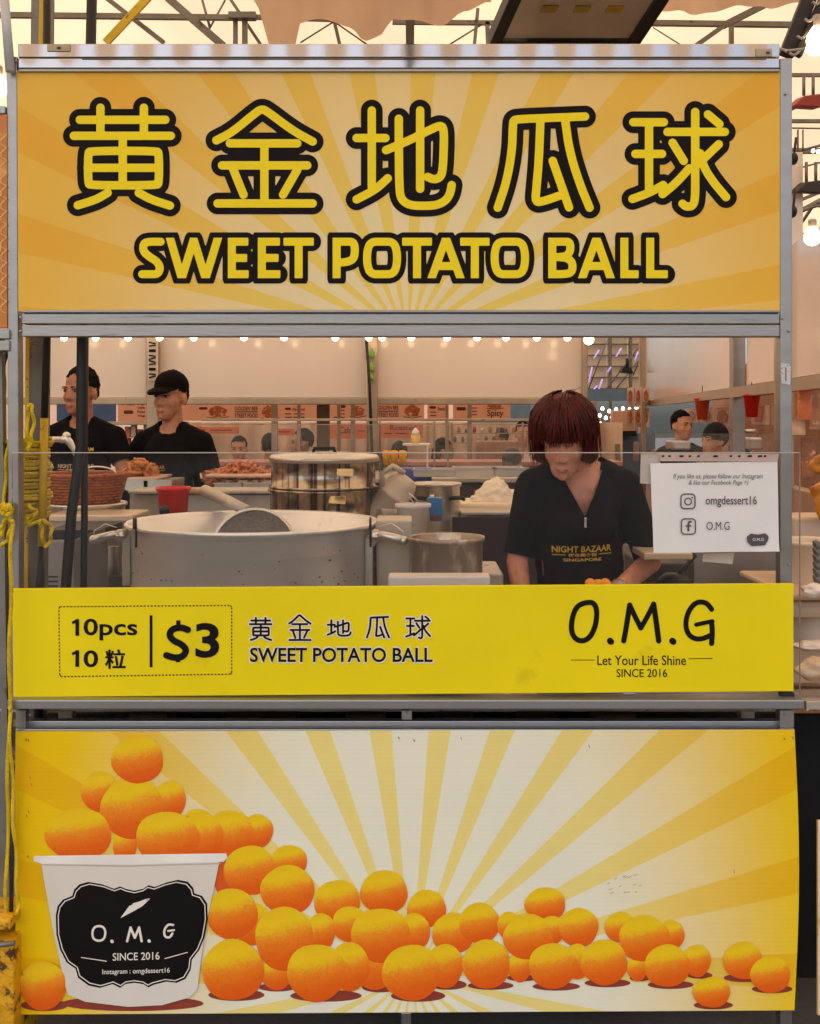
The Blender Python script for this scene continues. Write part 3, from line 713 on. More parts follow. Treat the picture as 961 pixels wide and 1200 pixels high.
for q in ((-60, 17, 300, 21, 4, 4, 6), (120, -6, 192, 50, 4.1, 4.1, 5), (196, -3, 262, 54, 3.2, 3.2, 8), (276, 20, 276, 60, 4, 4, 5), (287, 18, 287, 60, 4, 4, 6), (268, 18, 300, 18, 3.95, 3.95, 7), (237, 0, 246, 32, 4.1, 4.1, 3),
          (264, 0, 243, 38, 4.2, 4.2, 2.5), (268, -4, 308, 56, 4.1, 4.1, 3.5), (386, -4, 392, 26, 3.6, 3.6, 7), (392, 26, 400, 60, 3.6, 3.6, 4), (296, 20, 400, 23, 4.0, 4.0, 5), (390, 26, 352, 50, 3.6, 3.6, 2), (394, 27, 430, 52, 3.6, 3.6, 2),
          (460, 26, 585, 27, 4, 4, 5), (560, 10, 556, 52, 4, 4, 4), (566, 28, 527, 52, 4, 4, 2), (571, 26, 572, 52, 4, 4, 5), (760, 27, 1000, 30, 4, 4, 6), (812, 56, 850, 29, 4, 4, 5), (848, 30, 915, -4, 3.8, 3.8, 7), (857, 30, 857, 60, 4, 4, 5),
          (765, 32, 800, 54, 4.2, 4.2, 1.6)):
    pbar(*q)
for x in (-10, -5, 0, 5, 10):                     # longitudinal trusses of the bays
    for z in (4.30, 3.95):
        b = MB(); b.bar((x, -4.6, z), (x, 24, z), .05); b.build('tube', galv, truss)
    for k in range(12):
        b = MB(); b.bar((x, .8 + 2 * k, 4.3), (x, 1.8 + 2 * k, 3.95), .03); b.bar((x, 1.8 + 2 * k, 3.95), (x, 2.8 + 2 * k, 4.3), .03); b.build('brace', galv, truss)
for y in (8, 13, 18):
    for z in (4.28, 3.9):
        b = MB(); b.bar((-14, y, z), (14, y, z), .05); b.build('tube', galv, truss)
    b = MB()
    for k in range(28): b.bar((-14 + k, y, 4.28 if k % 2 else 3.9), (-13 + k, y, 3.9 if k % 2 else 4.28), .03)
    b = b.build('brace', galv, truss); tag(b, kind='stuff')
# added unseen valance behind the camera, flaps spaced to reflect as beam stripes
val = thing('reflection_valance', (0, -4.9, 4.1), 'added unseen fabric valance whose flaps reflect as stripes in the top beams', 'valance')
for k in range(44):
    x = -6 + k * .27; b = MB(); n = 8; pts = [(x, -4.9, 4.62), (x, -4.9, 4.2)] + [(x + .15 * i / n, -4.9, 4.2 - .07 * math.sin(math.pi * i / n)) for i in range(1, n)] + [(x + .15, -4.9, 4.2), (x + .15, -4.9, 4.62)]
    b.face(pts); b.build('flap', fabric, val)
b = MB(); b.bar((-12, -4.9, 4.64), (12, -4.9, 4.64), .05); b.build('edge_tube', galv, val)
# gathered drapes under the roof
def drape_sheet(top, botf, x0, x1, Y, label):
    b = MB(); n = 44; m_ = 8; G = []
    for j in range(m_ + 1):
        row = []
        for i in range(n + 1):
            u = i / n; v = j / m_; x = x0 + u * (x1 - x0); yb = botf(x); y = top + (yb - top) * v
            row.append(b.bm.verts.new(P(x, y, Y) + Vector((0, .04 * math.sin(u * 17 + v) + .015 * math.sin(u * 43), 0))))
        G.append(row)
    for j in range(m_):
        for i in range(n): b.bm.faces.new((G[j + 1][i], G[j + 1][i + 1], G[j][i + 1], G[j][i])).smooth = True
    tag(b.build('roof_drape', drape), label, 'drape', 'drapes gathered under the tent roof')
def interp(tab):
    def f(x):
        for (a, c), (d, e) in zip(tab, tab[1:]):
            if a <= x <= d:
                t = (x - a) / (d - a); t = t * t * (3 - 2 * t); return c + (e - c) * t
        return tab[0][1] if x < tab[0][0] else tab[-1][1]
    return f
drape_sheet(-60, interp([(295, -5), (320, 58), (345, 58), (352, 30), (385, 22), (410, 30), (428, 46), (445, 45), (462, 25), (500, 24), (520, 27), (545, 14), (575, 6)]), 295, 575, 3.0, 'beige drape with scalloped lower edge hanging above the sign centre')
drape_sheet(-60, interp([(740, 12), (800, 16), (860, 10), (960, 2)]), 740, 960, 3.3, 'beige drape gathered under the roof right of the floodlight')
tw = mat('tent_wall_fabric', (232, 196, 172), .85, 0, .05, 1.5, bump=.2, bscale=3, trans=.5)
for nm, lo, hi, lb in (('tent_wall', (-15, 24, 0), (1.5, 24.05, 5.4), 'pale fabric end wall of the marquee far behind the stalls'), ('tent_wall', (-12, .6, 0), (-11.95, 24, 4.6), 'pale fabric side wall of the marquee far left'), ('tent_wall', (12, .6, 0), (12.05, 24, 4.6), 'pale fabric side wall of the marquee far right')):
    b = MB(); b.box(lo, hi); tag(b.build(nm, tw, loc=lo), lb, 'tent wall')

# ------------------------------------------------------------------ poles, cables, rope at the left
def pole_px(name, pts, w, Y, m, label, cat, seg=10):
    b = MB(); b.tube([P(x, y, Y if not isinstance(Y, (list, tuple)) else Y[i]) for i, (x, y) in enumerate(pts)], px2m(w, Y if not isinstance(Y, (list, tuple)) else Y[0]) / 2, seg)
    return tag(b.build(name, m, loc=P(*pts[-1], Y if not isinstance(Y, (list, tuple)) else Y[-1])), label, cat)
tp = thing('tent_pole', P(42, 1222, .22), 'grey steel tent pole behind the left stall post with yellow stripe', 'pole')
b = MB(); b.bar(P(51, -60, .22), P(37, 1222, .22), px2m(21, .22), px2m(21, .22), .002); b.build('tube', galv, tp)
stripe = mat('yellow_tape', (224, 184, 20), .5, 0, .1, 20, rgb2=(60, 44, 20), cut=.6)
b = MB(); b.bar(P(50, -60, .17), P(47.5, 52, .17), px2m(4.5, .17), .004); b.build('stripe', stripe, tp)
b = MB(); b.bar(P(34, 60, .17), P(30.5, 690, .17), px2m(4, .17), .004); b.build('stripe', stripe, tp)
dk = thing('striped_pole', P(53, 700, .12), 'thin peeling black and yellow pole right of the grey tent pole', 'pole')
b = MB(); b.tube([P(55, -60, .14), P(55, 395, .13), P(52, 490, .12)], px2m(8.5, .12) / 2, 10); b.build('upper_tube', mat('peeling_black', (34, 28, 22), .6, 0, .2, 20, rgb2=(170, 140, 50), cut=.6, stretch=(1, 1, .3)), dk)
b = MB(); b.tube([P(52, 490, .12), P(49, 640, .12)], px2m(9.5, .12) / 2, 10); b.build('yellow_sleeve', mat('dirty_yellow', (206, 168, 22), .5, 0, .15, 20, rgb2=(60, 46, 24), cut=.62), dk)
b = MB(); b.tube([P(49, 640, .12), P(46, 700, .12), P(45, 900, .12)], [px2m(7) / 2, px2m(12) / 2, px2m(12) / 2], 10); b.build('lower_tube', dark, dk)
pole_px('black_cable', [(109, -60), (103, 200), (96, 400), (95, 520), (84, 600), (77, 690), (75, 760)], 12, [.10] * 7, dark, 'thick black cable hanging in front of the left man, bending left below', 'cable')
pole_px('black_cable', [(100, 380), (99, 520), (99, 600), (98, 690), (98, 760)], 8, [.13] * 5, dark, 'thinner black cable hanging straight down beside the thick one', 'cable')
b = MB(); b.bar(P(124, 50, .3), P(182, -12, .32), px2m(9, .3), .01); tag(b.build('yellow_strap', stripe, loc=P(124, 50, .3)), 'slanted yellow and black strap above the left of the sign', 'strap')
pole_px('white_post', [(2, -40), (12, 84)], 11, -.02, mat('bluish_white_pole', (200, 204, 208), .4, .2, .1, 8, rgb2=(120, 120, 130), cut=.64), 'pale bluish pole leaning above the top left corner of the stall', 'pole')
# rope
def twisted(b, pts, r, pitch=.020, strands=3):
    """laid rope: three strands wound round the path"""
    pts = [Vector(p) for p in pts]; L_ = [0]
    for p, q in zip(pts, pts[1:]): L_.append(L_[-1] + (q - p).length)
    n = max(8, int(L_[-1] / (pitch / 6))); path = []; j = 0
    for k in range(n + 1):
        t = L_[-1] * k / n
        while j < len(pts) - 2 and L_[j + 1] < t: j += 1
        u = (t - L_[j]) / max(1e-9, L_[j + 1] - L_[j]); path.append(pts[j].lerp(pts[j + 1], u))
    ref = None; out = [[] for _ in range(strands)]
    for k, p in enumerate(path):
        d = (path[min(k + 1, n)] - path[max(0, k - 1)]).normalized()
        ref = d.orthogonal().normalized() if ref is None else (ref - d * ref.dot(d)).normalized(); w = d.cross(ref)
        for s_ in range(strands):
            a = 2 * math.pi * (k / 6 + s_ / strands); out[s_].append(p + (ref * math.cos(a) + w * math.sin(a)) * r * .48)
    for o in out: b.tube(o, r * .58, 5)
rp = thing('yellow_rope', P(28, 615, .1), 'yellow nylon rope coiled round the left tent pole and trailing down', 'rope')
b = MB(); pts = []; rnd = random.Random(5); turns = 22; cx0 = 26
for k in range(turns * 20):
    t = k / 20; a = 2 * math.pi * t; y = 514 + t * 4.45 + .8 * math.sin(t * 2.3); rr = 1 + .05 * math.sin(t * 1.7) + .03 * math.sin(a * 2 + t)
    c_ = P(cx0 - 1 + 2 * math.sin(t * .9), y, .13); pts.append(c_ + Vector((px2m(22) * math.cos(a) * rr, .115 * math.sin(a) * rr + .05, 0)))
twisted(b, pts, .0055); b.build('coil', rope, rp)
def rope_px(name, pts, w=4.6, Y=-.05):
    q = chaikin([(x, y) for x, y in pts], 3); b = MB()
    twisted(b, [P(x, y, Y) + Vector((0, .008 * math.sin(i * .7), 0)) for i, (x, y) in enumerate(q)], px2m(w) / 2); b.build(name, rope, rp)
rope_px('loop', [(33, 520), (31, 485), (36, 470), (40, 490), (37, 515), (33, 528)], Y=.02)
rope_px('loop', [(6, 610), (5, 560), (11, 515), (13, 500)], Y=.04)
rope_px('loop', [(33, 592), (44, 600), (40, 608), (30, 614), (34, 606), (42, 602)], Y=.02)
rope_px('loop', [(30, 618), (50, 608), (61, 616), (60, 632), (53, 644), (50, 628), (47, 610)], Y=.02)
rope_px('loop', [(0, 622), (6, 612), (12, 600), (4, 588), (0, 596)], Y=-.03)
rope_px('loop', [(0, 640), (8, 634), (14, 616), (11, 604), (4, 612), (2, 630)], Y=-.03)
rope_px('knot', [(2, 600), (10, 590), (14, 598), (8, 606), (3, 600), (10, 596)], 6.5, Y=-.035)
rope_px('hanging_end', [(14, 610), (12, 700), (11, 820), (9, 950), (7, 1075)], 4.6, Y=-.10)
rope_px('hanging_end', [(11, 830), (14, 920), (18, 1000), (22, 1060), (20, 1072)], 4.6, Y=-.105)
for i in range(1): pass
b = MB(); b.tube([P(16, 835, -.09), P(13, 1075, -.09)], px2m(5) / 2, 8); tag(b.build('speckled_cord', mat('speckled_cord', (60, 56, 60), .7, 0, .2, 5, rgb2=(190, 180, 120), cut=.52), loc=P(13, 1075, -.09)), 'dark speckled cord hanging between the two ends of yellow rope', 'cord')
# rusty yellow base bottom left
base = thing('pole_base', P(4, 1222, -.09), 'chipped yellow painted steel foot of the tent pole at bottom left', 'pole base')
rusty = mat('chipped_yellow_paint', (222, 164, 14), .5, 0, .15, 14, rgb2=(84, 52, 30), cut=.53, bump=.8, bscale=30)
b = MB(); b.box((P(-60, 0, -.1).x, -.12, 0), (P(19.5, 0, -.1).x, .06, P(0, 1098, -.1).z), .006); b.build('block', rusty, base)
b = MB(); b.box((P(-60, 0, -.12).x, -.14, P(0, 1086, -.12).z), (P(15, 0, -.12).x, .05, P(0, 1074, -.12).z), .004); b.build('flange', rusty, base)
b = MB(); b.tube([P(-20, 1110, -.15), P(17, 1105, -.15)], .007, 8); b.build('bolt', galv, base)
b = MB(); b.bar(P(-2, 395, .08), P(8, 1090, -.0), px2m(12)); tag(b.build('neighbour_post', galv, loc=P(8, 1090, 0)), 'rough grey post of the left neighbouring stall beside the yellow rope', 'post')

# ------------------------------------------------------------------ floodlight above the sign
fl = thing('floodlight', P(680, 40, .25), 'large black LED floodlight tilted down above the right half of the sign', 'floodlight')
q = [P(572, 56, .42), P(748, 56, .42), P(792, -10, .12), P(602, -12, .12)]
nrm = (q[1] - q[0]).cross(q[3] - q[0]).normalized()
if nrm.y > 0: nrm = -nrm
mid = sum(q, Vector()) / 4
def ins(k, off): return [mid + (p - mid) * k + nrm * off for p in q]
black_metal = mat('black_cast_metal', (26, 24, 26), .45, .3, .15, 14)
for i in range(4):
    j = (i + 1) % 4; o1, i1 = ins(1, 0), ins(.84, 0)
    b = MB(); b.hexa([o1[i], o1[j], i1[j], i1[i]], [p - nrm * .05 for p in (o1[i], o1[j], i1[j], i1[i])], .003); b.build('bezel', black_metal, fl)
b = MB(); b.hexa(ins(.86, -.018), ins(.86, -.022));
b.build('reflector', mat('reflector_grey', (240, 228, 214), .45, 0, .12, 5), fl)
b = MB(); b.hexa(ins(.99, -.052), ins(.8, -.10), .004); b.build('heat_sink', black_metal, fl)
for u in (-.33, 0, .33):
    b = MB(); c = mid + (q[1] - q[0]) * u * .62 + (q[3] - q[0]) * .12 - nrm * .012; ux = (q[1] - q[0]).normalized() * .022; uy = (q[3] - q[0]).normalized() * .016
    b.hexa([c - ux - uy, c + ux - uy, c + ux + uy, c - ux + uy], [p - nrm * .004 for p in (c - ux - uy, c + ux - uy, c + ux + uy, c - ux + uy)]); b.build('led_chip', mat('led_yellow', (214, 190, 60), .4), fl)
b = MB(); g_ = ins(.84, -.004); b.face(g_); b.build('glass', clear('lamp_glass', (.95, .93, .92), .2, .02, .04), fl)
b = MB(); b.tube([mid - nrm * .08, mid - nrm * .14, mid - nrm * .14 + Vector((0, .1, .3))], .012, 8); b.build('bracket', black_metal, fl)

# ------------------------------------------------------------------ bulbs
dimbulb = glow('small_lit_bulb', (1, .80, .55), 2.2)
def bulb(px, py, Y, rpx, label, group, holder=True, detail=16):
    t = thing('light_bulb', P(px, py, Y), label, 'light bulb', group); r = px2m(rpx, Y); c = P(px, py, Y)
    b = MB(); b.lathe(c, [(0.001, -r), (r * .5, -r * .87), (r * .87, -r * .5), (r, 0), (r * .87, r * .5), (r * .62, r * .95), (r * .42, r * 1.25), (.001, r * 1.27)], detail); b.build('globe', dimbulb if Y > 9 else bulbm, t)
    if holder: b = MB(); b.lathe(c, [(.001, r * 1.2), (r * .48, r * 1.2), (r * .5, r * 2.0), (r * .3, r * 2.15), (.001, r * 2.15)], 12); b.build('socket', mat('bulb_socket', (190, 170, 150), .5), t)
    return t
bulb(957, 50, .1, 15, 'lit round bulb right beside the top right corner of the stall', 'lit bulbs on the right'); bulb(952, 278, .9, 10, 'lit bulb in a dark socket right of the sign halfway up', 'lit bulbs on the right')
bulb(-3, 102, .3, 12, 'lit bulb half cut by the frame left of the sign', 'lit bulb left of the sign')
wire = mat('dark_wire', (40, 34, 30), .6, 0, .2, 20)
def wire_px(pts, Y, w, label, m=wire, cat='wire', name='wire'):
    q = chaikin(pts, 3); b = MB(); b.tube([P(x, y, Y) for x, y in q], px2m(w, Y) / 2, 6); return tag(b.build(name, m, loc=P(*q[0], Y)), label, cat)
b = MB(); b.bar(P(921, 66, .12), P(955, -20, .12), px2m(17, .12), .03, .004); b.bar(P(934, 66, .1), P(966, -4, .1), px2m(10), .02, .003)
tag(b.build('roof_brace', mat('dark_painted_steel', (48, 38, 34), .5, .3, .2, 12), loc=P(921, 66, .12)), 'dark steel brace rising diagonally from the top right corner', 'brace')
for k in range(4): wire_px([(925 + k * 9, 62 - k * 20), (931 + k * 9, 66 - k * 20), (939 + k * 9, 57 - k * 20)], .08, 3, 'pale cable tie round the dark brace, number %s from the bottom' % ('one', 'two', 'three', 'four')[k], mat('pale_tie', (170, 160, 150), .5), 'cable tie', 'cable_tie')
wire_px([(905, 52), (920, 60), (935, 58), (944, 57)], .05, 3, 'pale wire running from the corner to the large lit bulb', mat('pale_tie', (170, 160, 150), .5))
# far string of bulbs behind the mid beam
strx = [75, 112, 150, 187, 227, 286, 333, 393, 432, 448, 482, 524, 559, 593, 629, 665]
for i, x in enumerate(strx):
    bulb(x, 395.2, 5.6, 4.4, '%s warm bulb from the left in the row below the middle beam' % ('first second third fourth fifth sixth seventh eighth ninth tenth eleventh twelfth thirteenth fourteenth fifteenth sixteenth'.split()[i]), 'row of bulbs below the middle beam', False, 10)
bulb(690, 398, 5.0, 6.2, 'largest lit bulb below the middle beam, at the right end of the white panels', 'row of bulbs below the middle beam', False, 12)
wire_px([(40, 391), (300, 392), (500, 390), (700, 392)], 5.55, 2, 'thin wire carrying the far row of lit bulbs')

# ------------------------------------------------------------------ row of stalls behind: white fascia panels
back = thing('rear_stall_frame', P(430, 1000, 5.9), 'rear stall row with glossy white fascia panels and steel posts', 'stall')
galv2 = mat('warm_steel', (176, 156, 132), .35, .7, .15, 5, rgb2=(120, 100, 80), cut=.62)
for x0, x1 in ((58, 171), (186, 429), (443, 682)):
    b = MB(); b.pbox(x0, x1, 330, 466, 6, .03, .004); b.build('fascia_panel', fascia, back)
b = MB(); b.pbox(-90, 682, 466, 474, 5.97, .06, .006); b.build('fascia_rail', galv2, back)
b = MB(); b.pbox(-90, 56, 330, 466, 6, .03, .004); b.build('fascia_panel', fascia, back)
for x0, x1 in ((171.5, 185.5), (429.5, 442.5), (683, 689)):
    b = MB(); b.pbox(x0, x1, 330, 560, 5.9, .08, .006); b.build('post', galv2, back)
for x0, x1, y1 in ((318, 325, 545), (348, 352, 540), (374, 381, 540), (395, 399, 540), (411, 416, 540), (548, 553, 545), (522, 525, 545)):
    b = MB(); b.pbox(x0, x1, 474, y1, 6.4 + x0 * .001, .05, .003); b.build('upright', galv2, back)
b = MB(); b.pbox(371, 386, 474, 540, 6.3, .06, .004); b.build('upright', mat('brown_steel', (86, 66, 50), .5, .4, .15, 10), back)
# hanging pennant strip with green shapes at the post
tg = thing('hanging_strip', P(435, 470, 5.8), 'narrow strip with green plastic bottles hanging on the central rear post', 'strip')
for i, (y0, y1) in enumerate(((408, 420), (424, 436), (438, 446))):
    b = MB(); b.lathe(P(435.5, y1, 5.8), [(.001, 0), (.02, 0), (.023, .01), (.023, px2m(y1 - y0, 5.8) * .6), (.008, px2m(y1 - y0, 5.8) * .85), (.008, px2m(y1 - y0, 5.8)), (.001, px2m(y1 - y0, 5.8))], 10); b.build('bottle', mat('green_plastic', (120, 160, 50), .3, 0, .2, 20), tg)
b = MB(); b.tube([P(429, 395, 5.75), P(433, 450, 5.75), P(437, 560, 5.75)], .012, 6); b.build('cord', dark, tg)
# zebra banner on the post at 178
zb = thing('zebra_strip', P(178, 445, 5.85), 'black and white printed strip on the post between the first two white panels', 'strip')
b = MB(); b.pbox(173, 185, 398, 446, 5.86, .006); b.build('strip', mat('strip_white', (206, 190, 172), .5), zb)
b = MB(); EPS[0] = .002
for k in range(12): ribbon(b, [(174.5, 401 + k * 3.6 + (k % 3)), (182.5, 403 + k * 3.6 - (k % 2) * 2)], 1.7, 5.855, 'butt')
b.build('print', inkblack, zb)

# ------------------------------------------------------------------ far menu boards "GOLDEN BEE STREET FOOD"
menu = mat('menu_orange_print', (232, 172, 144), .5, 0, .08, 2); menu2 = mat('menu_red_print', (228, 122, 82), .5, 0, .08, 2)
foodm = mat('printed_food', (168, 84, 40), .5, 0, .35, 14, rgb2=(226, 190, 150), cut=.55)
def menu_board(x0, x1, y0, y1, Y, label, items, m=menu):
    t = thing('menu_board', P((x0 + x1) / 2, y1, Y), label, 'menu board', 'menu boards over the far stalls')
    b = MB(); b.pbox(x0, x1, y0, y1, Y, .03, .003); b.build('board', m, t)
    b = MB(); EPS[0] = .002; fb = MB()
    for it in items:
        if it[0] == 'T': text(b, it[1], it[2], it[3], it[4], it[5], Y, .02)
        elif it[0] == 'L': ribbon(b, [(it[1], it[2]), (it[3], it[2])], 1.1, Y, 'butt')
        elif it[0] == 'B': poly(b, rrect(it[1], it[2], it[3], it[4], 1.5, 3), Y)
        elif it[0] == 'F':
            YY = nexty(Y); cx, cy, rx, ry = it[1:]
            fb.face([P(cx + rx * (1 + .1 * math.sin(k * 2.1)) * math.cos(k * .3491), cy - ry * (1 + .12 * math.sin(k * 1.7)) * math.sin(k * .3491), YY) for k in range(18)])
            ribbon(b, [(cx - rx * 1.1, cy + ry), (cx, cy + ry * 1.25), (cx + rx * 1.2, cy + ry * .9)], .8, Y)
    b.build('menu_print', mat('menu_ink', (92, 40, 34), .6), t); fb.build('food_picture', foodm, t)
menu_board(138, 172, 472, 494, 8, 'orange menu board between the two men', [('T', 'MENU', 143, 170, 467, 475), ('B', 145, 156, 481, 485), ('T', 'Chicken', 161, 170, 476, 479), ('T', 'Fries', 161, 170, 481, 484), ('T', 'Wings', 161, 170, 486, 489)])
menu_board(200, 375, 472.5, 493, 8, 'orange GOLDEN BEE STREET FOOD menu board left of the dark pole', [('F', 255, 482.5, 11, 6.5), ('T', 'GOLDEN BEE', 275, 302, 476.5, 481), ('L', 275, 482.6, 302), ('T', 'STREET FOOD', 275, 302, 484.5, 489.5), ('F', 316, 482.5, 9, 7.5), ('B', 334, 341, 477.5, 480.5), ('T', 'Special', 343, 357, 478, 482), ('L', 334, 485, 341), ('L', 345, 485, 356), ('L', 334, 489, 342), ('L', 344, 489, 357), ('B', 233, 243, 477, 480)])
menu_board(381, 497, 472.5, 493, 8, 'orange menu board with food pictures right of the dark pole', [('F', 419, 482, 8, 6), ('B', 396, 405, 474.5, 478), ('L', 398, 481, 404), ('L', 398, 485, 404), ('L', 391, 489, 404), ('T', 'GOLDEN BEE', 442, 467, 475.5, 480), ('L', 442, 482, 467), ('T', 'STREET FOOD', 442, 467, 483.5, 488.5), ('F', 483, 481.5, 9, 7)])
menu_board(501, 526, 472.5, 493, 8.02, 'short orange menu board with price list left of the next one', [('B', 503, 511, 476, 479), ('L', 504, 483, 511), ('L', 504, 487, 511), ('T', 'Snacks', 513, 523, 477, 481)])
menu_board(531, 598, 472.5, 493, 8, 'orange menu board ending left of the woman', [('B', 535, 546, 477, 481), ('L', 549, 478, 559), ('L', 549, 482, 559), ('L', 549, 486, 559), ('F', 580, 474.5, 9, 4), ('T', 'Spicy', 571, 590, 480, 490)])
menu_board(446, 496, 497, 513, 8.6, 'bright orange lower sign above the seated man', [('T', 'Roasted', 457, 488, 498, 504), ('L', 450, 508, 459), ('L', 463, 508, 477)], menu2)
menu_board(385, 432, 497, 514, 8.6, 'pinkish orange lower sign behind the posts', [('T', 'Cafe', 398, 412, 500, 508), ('L', 420, 505, 428)], menu2)
menu_board(218, 280, 500, 508, 8.6, 'narrow red orange sign above the boy in red', [('L', 225, 504, 240), ('L', 246, 504, 272)], menu2)
menu_board(320, 345, 502, 510, 8.6, 'small red orange sign beside the man in grey', [('L', 324, 506, 340)], menu2)

# background stall clutter: shelves and striped tarps
b = MB(); b.pbox(236, 705, 490.5, 493.5, 4.4, .35, .003); b.pbox(236, 705, 497, 498, 4.4, .01)
cnt = thing('rear_counter', P(430, 900, 4.5), 'long steel counter of the rear stall behind the steamer', 'counter')
b.build('shelf', galv2, cnt)
b = MB(); b.pbox(120, 720, 560, 566, 3.4, .9, .006); b.build('counter_top', steel_dull, cnt)
b = MB(); b.pbox(120, 720, 566.5, 800, 3.42, .8); b.build('cabinet', mat('dark_cabinet', (62, 50, 46), .6, .2, .3, 6, rgb2=(110, 84, 70), cut=.58), cnt)
b = MB(); b.pbox(240, 620, 498, 556, 4.1, .006); b.build('glass', film, cnt)
for x in (430, 444, 508, 524, 700):
    b = MB(); b.pbox(x, x + 2.2, 493, 560, 4.1, .02); b.build('upright', galv2, cnt)
b = MB(); b.pbox(236, 730, 541, 546, 5.6, .5, .005); b.build('rear_top', mat('pinkish_top', (196, 130, 104), .4, 0, .2, 6, rgb2=(150, 70, 50), cut=.6), cnt)
b = MB(); b.pbox(236, 730, 546, 700, 5.62, .4); b.build('rear_cabinet', mat('warm_cabinet', (140, 96, 76), .5, .2, .3, 5, rgb2=(200, 160, 130), cut=.55), cnt)
wc = mat('white_cloth', (232, 208, 186), .8, 0, .06, 6, bump=.4, bscale=8, stretch=(1, 1, .2))
b = MB(); nx = 60; prev = None; G = []
for j in range(2):
    G.append([b.bm.verts.new(P(196 + i * 9, 495 + j * 95, 9.0) + Vector((0, .15 * math.sin(i * 1.9), 0))) for i in range(nx)])
for i in range(nx - 1): b.bm.faces.new((G[1][i], G[1][i + 1], G[0][i + 1], G[0][i])).smooth = True
tag(b.build('hanging_cloth', wc, loc=P(460, 590, 9)), 'pleated white tarpaulin curtain behind the distant customers', 'curtain')
# bottles and packets on the far shelf, one thing each
rnd = random.Random(11); cols = [(150, 60, 44), (220, 190, 160), (90, 60, 50), (196, 120, 70), (120, 110, 120), (230, 210, 190)]
for i in range(16):
    x = 533 + i * 4.6; y = 507 if i % 2 else 518; h = 5 + 3 * rnd.random(); k = rnd.randrange(6); c = P(x, y, 7.5)
    b = MB(); b.lathe(c, [(.001, 0), (.016, 0), (.017, .02), (.017, px2m(h, 7.5) * .7), (.008, px2m(h, 7.5)), (.001, px2m(h, 7.5))], 8)
    tag(b.build('bottle', mat('shelf_goods_%d' % k, cols[k], .4), loc=c), 'tiny bottle, %s from the left on the %s tier of the distant shelf' % (('first', 'second', 'third', 'fourth', 'fifth', 'sixth', 'seventh', 'eighth')[i // 2], 'lower' if y > 510 else 'upper'), 'bottle', 'bottles on the distant shelf')
b = MB(); b.pbox(530, 612, 507.5, 508.5, 7.48, .1); b.pbox(530, 612, 518.5, 519.5, 7.48, .1); b.pbox(529, 530.5, 495, 560, 7.5, .05); b.pbox(612, 614, 495, 560, 7.5, .05)
tag(b.build('distant_shelf', galv2, loc=P(570, 560, 7.5)), 'distant steel shelf of bottles left of the woman', 'shelf')
b = MB(); b.pbox(560, 608, 517, 548, 6.6, .3, .01); tag(b.build('wooden_box', mat('pale_wood', (176, 128, 98), .6, 0, .2, 3, stretch=(8, 1, 1)), loc=P(584, 548, 6.6)), 'pale wooden cabinet behind the seated dark-haired person', 'cabinet')
b = MB(); b.pbox(598, 622, 467, 492, 9.0, .1, .02); tag(b.build('blue_sign', mat('pale_blue_print', (112, 150, 186), .5, 0, .15, 6), loc=P(610, 492, 9)), 'pale blue sign hanging left of the woman head', 'sign')
b = MB(); b.pbox(66, 135, 472, 494, 8.2, .05, .01); tag(b.build('blue_sign', mat('deep_blue_print', (66, 96, 150), .5, 0, .2, 6), loc=P(100, 494, 8.2)), 'blue banner behind the neck of the left man', 'sign')
# left background goods between the men
for i, (x, y0, y1, c) in enumerate(((146, 500, 528, (206, 110, 86)), (153, 498, 512, (226, 200, 180)), (160, 503, 515, (170, 70, 50)), (156, 515, 533, (220, 180, 160)), (164, 516, 534, (190, 90, 70)), (168, 498, 511, (224, 206, 190)))):
    b = MB(); b.pbox(x, x + 6, y0, y1, 6.2 + i * .02, .06, .004); tag(b.build('packet', mat('packet_%d' % i, c, .5, 0, .2, 20), loc=P(x, y1, 6.2)), ('red snack packet', 'cream packet', 'dark red packet', 'pale packet', 'brick red packet', 'white packet')[i] + ' on the shelf between the two men', 'packet')
b = MB(); b.pbox(120, 210, 494, 498, 6.1, .4, .004); b.pbox(120, 210, 512, 513.5, 6.1, .3, .003); b.pbox(120, 210, 534, 536, 6.1, .3, .003)
tag(b.build('rear_shelf', galv2, loc=P(165, 536, 6.1)), 'steel shelf unit between the two standing men', 'shelf')
# end gable seen through the gap at the right
gb = thing('gable_wall', P(725, 520, 15), 'pale gable wall of the tent seen through the gap above the woman', 'tent gable')
pale = mat('gable_fabric', (252, 240, 222), .8, 0, .04, 3, trans=.45)
for r_ in range(6):
    for c_ in range(3):
        x0 = 686 + c_ * 25; y0 = 378 + r_ * 13
        b = MB(); b.pbox(x0, x0 + 24.2, y0, y0 + 12.2, 15, .03); b.build('panel', pale, gb)
for r_ in range(7): b = MB(); b.pbox(684, 765, 376.6 + r_ * 13, 378 + r_ * 13, 14.9, .08); b.build('bar', galv, gb)
for x in (714, 738): b = MB(); b.pbox(x, x + 3, 370, 520, 14.6, .08); b.build('bar', galv, gb)
for q in ((690, 455, 712, 398), (700, 470, 754, 400), (742, 440, 760, 395), (722, 456, 750, 420)): pbar(*q, 14.4, 14.4, 1.6, gb, 'brace')
purp = glow('purple_neon', (.50, .38, .95), .35)
for i, q in enumerate(((690, 448, 694, 430), (696, 420, 702, 410), (702, 456, 706, 444), (722, 418, 728, 408), (744, 422, 748, 412), (690, 462, 700, 452), (712, 436, 716, 430))):
    b = MB(); b.tube([P(q[0], q[1], 14.2), P(q[2], q[3], 14.2)], .012, 6); b.build('neon_tube', purp, gb)
b = MB(); b.pbox(684, 760, 456, 470, 14, .05); tag(b.build('blue_fascia', mat('dusty_blue', (92, 118, 150), .5, 0, .15, 5), loc=P(722, 470, 14)), 'dusty blue fascia above the distant bulbs', 'fascia')
